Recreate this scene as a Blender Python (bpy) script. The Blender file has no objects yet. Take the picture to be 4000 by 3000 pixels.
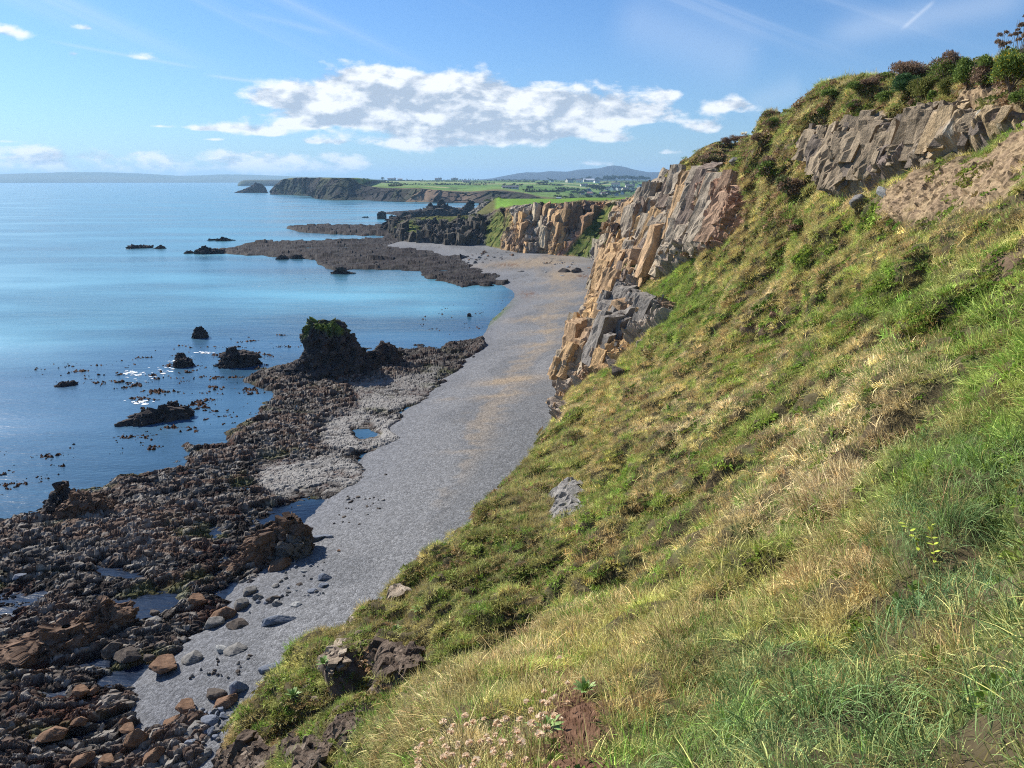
import bpy, math, random
import numpy as np
from math import radians as R
sc = bpy.context.scene
rng = np.random.default_rng(7)
random.seed(7)

# ------------------------------------------------------------------ camera, sky, sun, exposure
FPX, CZ, PITCH = 2965.0, 30.0, R(15.0)          # focal length in photo pixels, eye height, tilt below level
cam_d = bpy.data.cameras.new('camera'); cam = bpy.data.objects.new('camera', cam_d)
sc.collection.objects.link(cam); sc.camera = cam
cam.location = (0, 0, CZ); cam.rotation_euler = (R(90) - PITCH, 0, 0)
cam_d.sensor_width = 36; cam_d.lens = 36 * FPX / 4000; cam_d.clip_start = .1; cam_d.clip_end = 90000
SUN_AZ, SUN_EL = R(-52), R(36)                  # azimuth from +Y, negative towards -X
sun_d = bpy.data.lights.new('sun', 'SUN'); sun = bpy.data.objects.new('sun', sun_d)
sc.collection.objects.link(sun)
sun_d.energy = 4.9; sun_d.angle = R(.5); sun_d.color = (1, .94, .84)
sun.rotation_euler = (R(90) - SUN_EL, 0, math.pi - SUN_AZ)
sc.view_settings.view_transform = 'Standard'; sc.view_settings.look = 'None'
sc.view_settings.exposure = 0.76; sc.view_settings.gamma = 1
sc.cycles.max_bounces = 5; sc.cycles.diffuse_bounces = 2; sc.cycles.glossy_bounces = 2
sc.cycles.transparent_max_bounces = 8; sc.cycles.volume_bounces = 0
sc.cycles.use_denoising = False; sc.cycles.filter_width = 1.1; sc.cycles.sample_clamp_indirect = 4

def nd(nt, t, **kw):
    n = nt.nodes.new(t)
    for k, v in kw.items():
        if k in n.inputs: n.inputs[k].default_value = v
        else: setattr(n, k, v)
    return n
def mth(nt, op, a, b=None, c=None, clamp=False):
    n = nt.nodes.new('ShaderNodeMath'); n.operation = op; n.use_clamp = clamp
    for i, v in enumerate((a, b, c)):
        if v is None: continue
        if isinstance(v, (int, float)): n.inputs[i].default_value = v
        else: nt.links.new(v, n.inputs[i])
    return n.outputs[0]
def mixc(nt, f, a, b, op='MIX'):
    n = nt.nodes.new('ShaderNodeMix'); n.data_type = 'RGBA'; n.blend_type = op
    for s, v in ((n.inputs[0], f), (n.inputs[6], a), (n.inputs[7], b)):
        if isinstance(v, (int, float)): s.default_value = v
        elif isinstance(v, tuple): s.default_value = (*v, 1) if len(v) == 3 else v
        else: nt.links.new(v, s)
    return n.outputs[2]
def mrange(nt, v, a, b, c=0., d=1., kind='SMOOTHSTEP'):
    n = nt.nodes.new('ShaderNodeMapRange'); n.interpolation_type = kind
    for i, x in enumerate((v, a, b, c, d)):
        if isinstance(x, (int, float)): n.inputs[i].default_value = x
        else: nt.links.new(x, n.inputs[i])
    return n.outputs[0]

def pix_dir(px, py):
    u = (px - 2000) / FPX; v = (1500 - py) / FPX
    return np.array((u, math.cos(PITCH) + v * math.sin(PITCH), -math.sin(PITCH) + v * math.cos(PITCH)))
def azel(px, py):
    d = pix_dir(px, py)
    return math.atan2(d[0], d[1]), math.atan2(d[2], math.hypot(d[0], d[1]))

def build_world():
    w = bpy.data.worlds.new('World'); sc.world = w; w.use_nodes = True
    nt = w.node_tree; nt.nodes.clear()
    out = nd(nt, 'ShaderNodeOutputWorld'); bg = nd(nt, 'ShaderNodeBackground')
    sky = nd(nt, 'ShaderNodeTexSky', sky_type='NISHITA', sun_disc=False)
    sky.sun_elevation = SUN_EL; sky.sun_rotation = SUN_AZ
    sky.altitude = 30; sky.air_density = 1.0; sky.dust_density = .6; sky.ozone_density = 2.2
    tc = nd(nt, 'ShaderNodeTexCoord')
    sep = nd(nt, 'ShaderNodeSeparateXYZ'); nt.links.new(tc.outputs['Generated'], sep.inputs[0])
    X, Y, Z = sep.outputs
    az = mth(nt, 'ARCTAN2', X, Y)
    el = mth(nt, 'ARCTAN2', Z, mth(nt, 'SQRT', mth(nt, 'ADD', mth(nt, 'MULTIPLY', X, X), mth(nt, 'MULTIPLY', Y, Y))))
    def noise(scale, sx, sy, detail, rough, off=0., doff=(0, 0), dist=0.):
        c = nd(nt, 'ShaderNodeCombineXYZ')
        nt.links.new(mth(nt, 'MULTIPLY_ADD', az, sx, off + doff[0] * sx), c.inputs[0])
        nt.links.new(mth(nt, 'MULTIPLY_ADD', el, sy, off * .7 + doff[1] * sy), c.inputs[1])
        n = nd(nt, 'ShaderNodeTexNoise'); nt.links.new(c.outputs[0], n.inputs['Vector'])
        n.inputs['Scale'].default_value = scale; n.inputs['Detail'].default_value = detail
        n.inputs['Roughness'].default_value = rough; n.inputs['Distortion'].default_value = dist
        return n.outputs[0]
    def blob(px, py, wx, wy, amp=1., flat=1.):
        a, e = azel(px, py); sx, sy = wx / FPX, wy / FPX
        dx = mth(nt, 'MULTIPLY', mth(nt, 'SUBTRACT', az, a), 1 / sx)
        dy = mth(nt, 'SUBTRACT', el, e)
        if flat != 1.:    # flatter, firmer base below the middle
            below = mth(nt, 'LESS_THAN', dy, 0.)
            dy = mth(nt, 'MULTIPLY', dy, mth(nt, 'MULTIPLY_ADD', below, flat - 1, 1.))
        dy = mth(nt, 'MULTIPLY', dy, 1 / sy)
        d2 = mth(nt, 'ADD', mth(nt, 'MULTIPLY', dx, dx), mth(nt, 'MULTIPLY', dy, dy))
        q = mth(nt, 'MULTIPLY', mth(nt, 'EXPONENT', mth(nt, 'MULTIPLY', d2, -1.)), amp)
        return q, mth(nt, 'MULTIPLY', q, mth(nt, 'SUBTRACT', dy, mth(nt, 'MULTIPLY', dx, .25)))
    blobs = [  # px, py, width, height, strength: the cumulus bank and the small clouds round it
        (1500, 325, 330, 75, .72, 1.2), (1150, 385, 200, 42, .55, 1.6), (1750, 375, 480, 70, .75, 1.3), (2250, 425, 340, 60, .70, 1.5),
        (1450, 440, 400, 62, .68, 1.3), (1850, 500, 300, 42, .5, 1.5), (2450, 470, 180, 38, .55, 1.6), (2120, 515, 260, 45, .7, 1.6), (2450, 545, 190, 30, .5, 1.6),
        (1620, 555, 270, 50, .7, 1.6), (1350, 470, 330, 40, .45, 1.5), (1950, 560, 200, 34, .55, 1.6), (1250, 553, 110, 20, .42, 1.5), (2620, 370, 50, 24, .40, 1.4),
        (950, 500, 150, 24, .56, 1.5), (1040, 525, 90, 16, .5, 1.5), (780, 505, 70, 14, .45, 1.5), (610, 493, 50, 10, .5, 1.5), (1125, 490, 40, 12, .5, 1.5),
        (1220, 490, 50, 18, .5, 1.5), (2870, 415, 120, 38, .62, 1.7), (2760, 500, 90, 40, .68, 1.5), (2600, 595, 110, 16, .42, 1.5),
        (30, 125, 70, 38, .58, 1.3), (330, 108, 55, 18, .55, 1.4), (560, 225, 60, 16, .5, 1.2), (290, 212, 30, 16, .45, 1.2), (330, 270, 40, 20, .46, 1.2),
        (820, 545, 60, 8, .45, 1.4), (20, 552, 60, 10, .4, 1.4), (2200, 640, 260, 16, .4, 1.4)]
    m = hh = None
    for b in blobs:
        q, hq = blob(*b); m = q if m is None else mth(nt, 'ADD', m, q); hh = hq if hh is None else mth(nt, 'ADD', hh, hq)
    hh = mth(nt, 'DIVIDE', hh, mth(nt, 'ADD', m, .05))
    m = mth(nt, 'MINIMUM', m, .95)
    # low bank lying along the horizon over the sea
    a0, e0 = azel(700, 655)
    hb = mth(nt, 'EXPONENT', mth(nt, 'MULTIPLY', mth(nt, 'POWER', mth(nt, 'MULTIPLY', mth(nt, 'ABSOLUTE', mth(nt, 'SUBTRACT', el, .020)), 1 / .017), 4.), -1.))
    hb = mth(nt, 'MULTIPLY', hb, mrange(nt, az, azel(1650, 640)[0], azel(1350, 640)[0]))
    hb = mth(nt, 'MULTIPLY', hb, .51)
    def density(doff):
        n1 = noise(1., 14., 30., 8., .56, 3.1, doff, .2)
        n2 = noise(1., 40., 75., 6., .62, 7.7, doff)
        s = mth(nt, 'ADD', mth(nt, 'MULTIPLY', n1, .78), mth(nt, 'MULTIPLY', n2, .22))
        return s
    s0 = density((0, 0)); s1 = density((-.010, .012))
    big = mth(nt, 'MAXIMUM', m, hb)
    val = mth(nt, 'ADD', big, mth(nt, 'MULTIPLY', mth(nt, 'SUBTRACT', s0, .5), 2.0))
    cover = mrange(nt, val, .33, .64)
    thick = mth(nt, 'MULTIPLY', mrange(nt, val, .45, 1.05), mrange(nt, hb, .1, .6, 1., .25))
    rel = mth(nt, 'SUBTRACT', s0, s1)                    # lit where the cloud thins towards the sun
    lum = mth(nt, 'ADD', mth(nt, 'MULTIPLY', rel, 4.5), mth(nt, 'MULTIPLY_ADD', thick, -.30, .97))
    lum = mth(nt, 'ADD', lum, mth(nt, 'MULTIPLY', mrange(nt, hh, -.9, .7, -.30, .12, 'LINEAR'), thick))
    # heavier, greyer bases low in the bank
    lum = mth(nt, 'MINIMUM', mth(nt, 'MAXIMUM', lum, .45), 1.12)
    ccol = mixc(nt, mrange(nt, lum, .45, 1.0, kind='LINEAR'), (5.2, 6.1, 7.4), (11.6, 11.8, 12.))
    # thin cirrus streaks high up
    cc = nd(nt, 'ShaderNodeCombineXYZ')
    rx = mth(nt, 'ADD', mth(nt, 'MULTIPLY', az, 1.6), mth(nt, 'MULTIPLY', el, 3.4))
    ry = mth(nt, 'SUBTRACT', mth(nt, 'MULTIPLY', el, 15.), mth(nt, 'MULTIPLY', az, -6.0))
    nt.links.new(rx, cc.inputs[0]); nt.links.new(ry, cc.inputs[1])
    ci = nd(nt, 'ShaderNodeTexNoise'); nt.links.new(cc.outputs[0], ci.inputs['Vector'])
    ci.inputs['Scale'].default_value = 1.; ci.inputs['Detail'].default_value = 5.; ci.inputs['Roughness'].default_value = .55
    cir = mth(nt, 'MULTIPLY', mrange(nt, ci.outputs[0], .48, .78), mrange(nt, el, .10, .2))
    def streak(p0, p1, wid, amp):                        # vapour trail as a great-circle strip
        (a0, e0), (a1, e1) = azel(*p0), azel(*p1); L = math.hypot(a1 - a0, e1 - e0); ux, uy = (a1 - a0) / L, (e1 - e0) / L
        da = mth(nt, 'SUBTRACT', az, a0); de = mth(nt, 'SUBTRACT', el, e0)
        t = mth(nt, 'ADD', mth(nt, 'MULTIPLY', da, ux), mth(nt, 'MULTIPLY', de, uy))
        s = mth(nt, 'SUBTRACT', mth(nt, 'MULTIPLY', da, uy), mth(nt, 'MULTIPLY', de, ux))
        g = mth(nt, 'EXPONENT', mth(nt, 'MULTIPLY', mth(nt, 'MULTIPLY', s, s), -1 / (wid / FPX) ** 2))
        lim = mth(nt, 'MULTIPLY', mrange(nt, t, 0., L * .25), mrange(nt, t, L * 1.0, L * .8))
        return mth(nt, 'MULTIPLY', mth(nt, 'MULTIPLY', g, lim), amp)
    trails = [((140, 150), (800, 270), 5, .35), ((780, 290), (1150, 338), 5, .5), ((920, 40), (1330, 140), 9, .22), ((3510, 125), (3660, -5), 6, .5),
              ((3150, 150), (4100, -30), 46, .42), ((2350, 40), (3000, 260), 90, .30), ((2900, 420), (3150, 330), 40, .25)]
    for t in trails: cir = mth(nt, 'ADD', cir, streak(*t))
    cir = mth(nt, 'MULTIPLY', cir, .55, clamp=True)
    skyc = mixc(nt, 1., sky.outputs[0], (.52, .90, 1.36), 'MULTIPLY')
    # pale air low over the sea
    low = mth(nt, 'EXPONENT', mth(nt, 'MULTIPLY', mth(nt, 'ABSOLUTE', el), -9.))
    skyc = mixc(nt, mth(nt, 'MULTIPLY', low, .38), skyc, (7.6, 9.4, 11.4))
    c1 = mixc(nt, cir, skyc, (9., 10., 11.6))
    c2 = mixc(nt, mth(nt, 'MULTIPLY', cover, .93), c1, ccol)
    nt.links.new(c2, bg.inputs[0]); bg.inputs[1].default_value = .056
    nt.links.new(bg.outputs[0], out.inputs[0])
build_world()

# ------------------------------------------------------------------ numeric helpers
def P_r(px, py, r):
    d = pix_dir(px, py); k = r / math.hypot(d[0], d[1]); return np.array((d[0] * k, d[1] * k, CZ + d[2] * k))
def P_z(px, py, z=0.):
    d = pix_dir(px, py); k = (z - CZ) / d[2]; return np.array((d[0] * k, d[1] * k, z))
def to_pix(x, y, z):
    z = z - CZ; f = y * math.cos(PITCH) - z * math.sin(PITCH); u = y * math.sin(PITCH) + z * math.cos(PITCH)
    f = np.maximum(f, .05)
    return 2000 + FPX * x / f, 1500 - FPX * u / f
def sstep(a, b, x):
    t = np.clip((x - a) / (b - a), 0, 1); return t * t * (3 - 2 * t)
def lerp(a, b, t): return a + (b - a) * t
def hsh(i, j, k, s):
    h = (i.astype(np.uint32) * np.uint32(374761393) + j.astype(np.uint32) * np.uint32(668265263) +
         k.astype(np.uint32) * np.uint32(2147483647 - 1274126177) + np.uint32((s * 2654435761) & 0xffffffff))
    h = (h ^ (h >> np.uint32(13))) * np.uint32(1274126177); h = (h ^ (h >> np.uint32(16))) * np.uint32(2246822519)
    return (h ^ (h >> np.uint32(15))).astype(np.float32) * np.float32(1 / 4294967296.)
def perlin(x, y, z=None, seed=0):
    x = np.asarray(x, np.float32); y = np.asarray(y, np.float32)
    two = z is None
    z = np.zeros_like(x) if two else np.asarray(z, np.float32)
    xi, yi, zi = np.floor(x), np.floor(y), np.floor(z)
    fx, fy, fz = x - xi, y - yi, z - zi
    xi, yi, zi = xi.astype(np.int64), yi.astype(np.int64), zi.astype(np.int64)
    ux, uy, uz = (t * t * t * (t * (t * 6 - 15) + 10) for t in (fx, fy, fz))
    res = 0
    for c in ((0,) if two else (0, 1)):
        for b in (0, 1):
            for a in (0, 1):
                h = hsh(xi + a, yi + b, zi + c, seed) * np.float32(6.2831853)
                if two: g = np.cos(h) * (fx - a) + np.sin(h) * (fy - b)
                else:
                    h2 = hsh(xi + a, yi + b, zi + c, seed + 91) * 2 - 1; q = np.sqrt(1 - h2 * h2)
                    g = q * np.cos(h) * (fx - a) + q * np.sin(h) * (fy - b) + h2 * (fz - c)
                w = (ux if a else 1 - ux) * (uy if b else 1 - uy)
                if not two: w = w * (uz if c else 1 - uz)
                res = res + g * w
    return res * 1.5
def fbm(x, y, z=None, seed=0, oct=4, gain=.5, ridged=False):
    s = 0; a = 1.; n = 0.; f = 1.
    for o in range(oct):
        v = perlin(x * f, y * f, None if z is None else z * f, seed + 17 * o)
        if ridged: v = 1 - 2 * np.abs(v)
        s = s + a * v; n += a; a *= gain; f *= 2.03
    return s / n
def facet(x, y, z=None, seed=0, tilt=.9):
    """broken-rock field: a random step and a random tilt in every cell -> (height about -1..1, crack distance, cell random)"""
    x = np.asarray(x, np.float32); y = np.asarray(y, np.float32); two = z is None
    z = np.zeros_like(x) if two else np.asarray(z, np.float32)
    xi, yi, zi = (np.floor(t).astype(np.int64) for t in (x, y, z))
    b1 = np.full(x.shape, 9., np.float32); b2 = b1.copy(); hh = np.zeros_like(b1); cr = np.zeros_like(b1)
    for c in ((0,) if two else (-1, 0, 1)):
        for b in (-1, 0, 1):
            for a in (-1, 0, 1):
                i, j, k = xi + a, yi + b, zi + c
                r1, r2 = hsh(i, j, k, seed), hsh(i, j, k, seed + 3)
                dx, dy = x - (i + r1), y - (j + r2)
                if two: d = dx * dx + dy * dy; dz = 0
                else:
                    dz = z - (k + hsh(i, j, k, seed + 5)); d = dx * dx + dy * dy + dz * dz
                r4 = hsh(i, j, k, seed + 9)
                t = (r4 - .5) * 1.3 + tilt * ((r1 - .5) * dy * 2 + (r2 - .5) * dx * 2 + ((r4 * 7.3 % 1) - .5) * dz * 2)
                near = d < b1
                b2 = np.where(near, b1, np.minimum(b2, d)); hh = np.where(near, t, hh); cr = np.where(near, r4, cr)
                b1 = np.where(near, d, b1)
    return hh, np.sqrt(b2) - np.sqrt(b1), cr
def inpoly(px, py, poly):
    """signed distance to a polygon, positive inside"""
    poly = np.asarray(poly, float); ins = np.zeros(px.shape, bool); d2 = np.full(px.shape, 1e18)
    for i in range(len(poly)):
        (x0, y0), (x1, y1) = poly[i], poly[(i + 1) % len(poly)]
        ex, ey = x1 - x0, y1 - y0; t = np.clip(((px - x0) * ex + (py - y0) * ey) / (ex * ex + ey * ey + 1e-9), 0, 1)
        d2 = np.minimum(d2, (px - x0 - t * ex) ** 2 + (py - y0 - t * ey) ** 2)
        c = (y0 > py) != (y1 > py)
        with np.errstate(divide='ignore', invalid='ignore'):
            ins ^= c & (px < (x1 - x0) * (py - y0) / (y1 - y0 if y1 != y0 else 1e-9) + x0)
    return np.where(ins, 1, -1) * np.sqrt(d2)
def C3(*c): return np.array(c, np.float32)
def cmix(col, c2, w):
    w = np.clip(w, 0, 1)[..., None]; c2 = np.asarray(c2, np.float32); return col * (1 - w) + c2 * w

# ------------------------------------------------------------------ mesh helpers
def tag(o, label=None, cat=None, group=None, kind=None):
    for k, v in (('label', label), ('category', cat), ('group', group), ('kind', kind)):
        if v: o[k] = v
    return o
def raw_mesh(name, V, F, mat, parent=None, col=None, smooth=False, sizes=None):
    """V (n,3); F (m,k) array of faces of one size, or flat loops with sizes"""
    V = np.asarray(V, np.float32).reshape(-1, 3); me = bpy.data.meshes.new(name)
    if sizes is None:
        F = np.asarray(F, np.int32); sizes = np.full(len(F), F.shape[1], np.int32); loops = F.ravel()
    else: loops = np.asarray(F, np.int32); sizes = np.asarray(sizes, np.int32)
    me.vertices.add(len(V)); me.vertices.foreach_set('co', V.ravel())
    me.loops.add(len(loops)); me.loops.foreach_set('vertex_index', loops)
    me.polygons.add(len(sizes)); st = np.concatenate(([0], np.cumsum(sizes)[:-1])).astype(np.int32)
    me.polygons.foreach_set('loop_start', st); me.polygons.foreach_set('loop_total', sizes)
    me.polygons.foreach_set('use_smooth', np.full(len(sizes), smooth))
    me.update(calc_edges=True)
    if col is not None:
        a = me.color_attributes.new('Col', 'FLOAT_COLOR', 'POINT'); c = np.ones((len(V), 4), np.float32)
        c[:, :3] = np.asarray(col, np.float32).reshape(-1, 3); a.data.foreach_set('color', c.ravel())
    if mat: me.materials.append(mat)
    o = bpy.data.objects.new(name, me); sc.collection.objects.link(o)
    if parent: o.parent = parent
    return o
def grid_faces(nr, nc, keep=None):
    i = np.arange(nr * nc, dtype=np.int32).reshape(nr, nc)
    F = np.stack((i[:-1, :-1], i[:-1, 1:], i[1:, 1:], i[1:, :-1]), -1)
    return F[keep] if keep is not None else F.reshape(-1, 4)
def empty(name, loc=(0, 0, 0), rz=0., scale=1.):
    o = bpy.data.objects.new(name, None); sc.collection.objects.link(o)
    o.location = loc; o.rotation_euler = (0, 0, rz); o.scale = (scale,) * 3; o.empty_display_size = .2
    return o
def copy_tree(o, parent=None):
    c = o.copy(); sc.collection.objects.link(c); c.parent = parent
    for ch in list(o.children): copy_tree(ch, c)
    return c
def grid_normals(P):
    du = np.gradient(P, axis=1); dv = np.gradient(P, axis=0); n = np.cross(du, dv)
    n /= np.linalg.norm(n, axis=-1, keepdims=True) + 1e-12; return n

# ------------------------------------------------------------------ materials
def mat_col(name, rough=.85, bump=0., bscale=8., var=.0, vscale=3., spec=.3, bdist=.05, vor=0., attr='Col', two=False):
    """material whose own colour is the mesh's colour attribute, with fine variation and grain"""
    m = bpy.data.materials.new(name); m.use_nodes = True; nt = m.node_tree; nt.nodes.clear()
    out = nd(nt, 'ShaderNodeOutputMaterial'); b = nd(nt, 'ShaderNodeBsdfPrincipled'); b.inputs['Roughness'].default_value = rough
    b.inputs['Specular IOR Level'].default_value = spec
    a = nd(nt, 'ShaderNodeAttribute', attribute_name=attr); g = nd(nt, 'ShaderNodeNewGeometry')
    c = a.outputs['Color']
    if var:
        n = nd(nt, 'ShaderNodeTexNoise'); n.inputs['Scale'].default_value = vscale; n.inputs['Detail'].default_value = 6; n.inputs['Roughness'].default_value = .65
        nt.links.new(g.outputs['Position'], n.inputs['Vector'])
        k = mrange(nt, n.outputs[0], .3, .7, 1 - var, 1 + var, 'LINEAR')
        cmb = nd(nt, 'ShaderNodeVectorMath', operation='SCALE'); nt.links.new(c, cmb.inputs[0]); nt.links.new(k, cmb.inputs['Scale']); c = cmb.outputs[0]
    nt.links.new(c, b.inputs['Base Color'])
    if bump:
        n = nd(nt, 'ShaderNodeTexNoise'); n.inputs['Scale'].default_value = bscale; n.inputs['Detail'].default_value = 5; n.inputs['Roughness'].default_value = .7
        nt.links.new(g.outputs['Position'], n.inputs['Vector']); h = n.outputs[0]
        if vor:
            v = nd(nt, 'ShaderNodeTexVoronoi', feature='DISTANCE_TO_EDGE'); v.inputs['Scale'].default_value = vor
            nt.links.new(g.outputs['Position'], v.inputs['Vector']); h = mth(nt, 'ADD', h, mrange(nt, v.outputs[0], 0, .12, -.4, 0))
        bp = nd(nt, 'ShaderNodeBump'); bp.inputs['Strength'].default_value = bump; bp.inputs['Distance'].default_value = bdist
        nt.links.new(h, bp.inputs['Height']); nt.links.new(bp.outputs[0], b.inputs['Normal'])
    nt.links.new(b.outputs[0], out.inputs[0]); return m
def mat_flat(name, col, rough=.8, var=.15, vscale=2., bump=0., bscale=10., spec=.3):
    m = bpy.data.materials.new(name); m.use_nodes = True; nt = m.node_tree; nt.nodes.clear()
    out = nd(nt, 'ShaderNodeOutputMaterial'); b = nd(nt, 'ShaderNodeBsdfPrincipled'); b.inputs['Roughness'].default_value = rough
    b.inputs['Specular IOR Level'].default_value = spec
    g = nd(nt, 'ShaderNodeNewGeometry'); n = nd(nt, 'ShaderNodeTexNoise'); n.inputs['Scale'].default_value = vscale; n.inputs['Detail'].default_value = 5
    nt.links.new(g.outputs['Position'], n.inputs['Vector'])
    f = mrange(nt, n.outputs[0], .3, .7)
    c = mixc(nt, f, tuple(x * (1 - var) for x in col), tuple(min(1, x * (1 + var)) for x in col))
    nt.links.new(c, b.inputs['Base Color'])
    if bump:
        n2 = nd(nt, 'ShaderNodeTexNoise'); n2.inputs['Scale'].default_value = bscale; n2.inputs['Detail'].default_value = 5
        nt.links.new(g.outputs['Position'], n2.inputs['Vector']); bp = nd(nt, 'ShaderNodeBump'); bp.inputs['Strength'].default_value = bump; bp.inputs['Distance'].default_value = .05
        nt.links.new(n2.outputs[0], bp.inputs['Height']); nt.links.new(bp.outputs[0], b.inputs['Normal'])
    nt.links.new(b.outputs[0], out.inputs[0]); return m
M = {}
M['rock'] = mat_col('cliff_rock', .9, .8, 4.5, .3, 2.2, .06, .16)
M['reef'] = mat_col('reef_rock', .75, .5, 9., .3, 5., .05, .06)
M['soil'] = mat_col('turf_soil', .95, .6, 12., .3, 6., .1, .05)
M['far'] = mat_col('far_land', .95, 0, 1, .12, .02, .03)
M['nearc'] = mat_col('sea_cliff', .95, .7, 1.2, .3, .5, .04, .5)
# ------------------------------------------------------------------ beach, rock shelf and sea
def wl(pts): return np.array([P_z(*p)[:2] for p in pts])
BEACH_EDGE = [(600, 3600), (520, 3000), (480, 2700), (620, 2560), (820, 2400), (960, 2250), (1090, 2100), (1180, 2055), (1225, 2015), (1280, 1945), (1365, 1880), (1435, 1775), (1500, 1665),
              (1640, 1560), (1770, 1430), (1880, 1325), (1915, 1262), (1965, 1205), (2012, 1160), (2014, 1138), (1960, 1112), (1900, 1075), (1810, 1045), (1760, 1010), (1640, 985), (1480, 965)]
REEF = [(-1500, 4200), (-1500, 2150), (0, 1985), (170, 1925), (300, 1880), (407, 1870), (430, 1815), (590, 1785), (690, 1765), (651, 1705), (859, 1672), (904, 1650), (976, 1600), (925, 1565),
        (1040, 1548), (900, 1485), (994, 1440), (1085, 1398), (1250, 1370), (1410, 1350), (1537, 1346), (1718, 1342), (1736, 1317), (1890, 1310), (1905, 1365), (1825, 1430), (1770, 1485),
        (1680, 1565), (1600, 1620), (1545, 1680), (1580, 1735), (1450, 1787), (1460, 1859), (1420, 1905), (1340, 1960), (1300, 1990), (1230, 2005), (1190, 2045), (1215, 2095), (1150, 2155), (1070, 2204),
        (1040, 2290), (962, 2335), (920, 2421), (860, 2464), (845, 2515), (750, 2573), (690, 2616), (590, 2665), (640, 2720), (780, 2750), (850, 2800), (900, 2900), (900, 4200)]
REEF2 = [(770, 976), (887, 972), (952, 953), (1028, 946), (1177, 938), (1307, 933), (1492, 930), (1520, 905), (1700, 930), (1760, 965), (1900, 985), (1960, 1010), (2000, 1050), (2010, 1080), (1984, 1116),
         (1807, 1122), (1650, 1090), (1638, 1069), (1492, 1057), (1384, 1063), (1307, 1063), (1238, 1036), (1230, 1015), (1123, 1012), (1000, 1003), (940, 1000), (823, 988)]
REEF3 = [(1112, 893), (1128, 885), (1266, 885), (1490, 882), (1540, 870), (1700, 900), (1530, 925), (1348, 919), (1205, 912), (1144, 901)]
REEF4 = [(1474, 833), (1588, 822), (1700, 818), (1850, 820), (1850, 850), (1592, 850)]
SLABS = [[(1380, 1520), (1560, 1470), (1720, 1440), (1700, 1530), (1580, 1620), (1400, 1610)], [(1000, 1800), (1250, 1770), (1450, 1785), (1460, 1870), (1340, 1955), (1160, 2000), (1010, 1910)], [(1270, 1640), (1400, 1600), (1545, 1640), (1580, 1735), (1440, 1780), (1230, 1750)]]
POOLS = [[(1060, 2012), (1170, 1998), (1240, 1992), (1235, 2022), (1170, 2042), (1030, 2036)], [(340, 2350), (560, 2320), (640, 2300), (720, 2310), (680, 2370), (620, 2400), (520, 2430), (480, 2385)],
         [(110, 2625), (420, 2565), (430, 2610), (200, 2630)], [(380, 2210), (590, 2250), (560, 2275), (400, 2250)], [(380, 1955), (470, 1975), (440, 1995), (400, 1985)], [(190, 2000), (250, 1995), (240, 2030), (200, 2030)],
         [(700, 1680), (860, 1700), (900, 1730), (760, 1740)], [(820, 2070), (860, 2060), (850, 2110), (820, 2110)], [(150, 2700), (260, 2680), (270, 2730), (180, 2740)], [(940, 1500), (1060, 1540), (1000, 1560)],
         [(1380, 1680), (1440, 1670), (1480, 1700), (1400, 1710)]]
KELP = [[(60, 1500), (150, 1400), (500, 1390), (600, 1340), (1150, 1290), (1200, 1350), (1050, 1480), (1080, 1560), (900, 1680), (620, 1800), (300, 1800), (500, 1600), (250, 1520)],
        [(-200, 1750), (80, 1740), (600, 1740), (560, 1800), (150, 1930), (-200, 1990)], [(1600, 1300), (1650, 1190), (1950, 1150), (1990, 1180), (1880, 1300), (1740, 1330)], [(1060, 1040), (1230, 1020), (1620, 1080), (1560, 1110), (1200, 1100)],
        [(700, 960), (1000, 930), (1200, 925), (1160, 950), (850, 980)], [(1300, 930), (1600, 900), (1500, 935)]]
beach_w = wl(BEACH_EDGE)
beach_poly = np.concatenate((beach_w, [(-40, 520), (300, 520), (300, -60), (-10, -60), (-10, 16)]))

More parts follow.
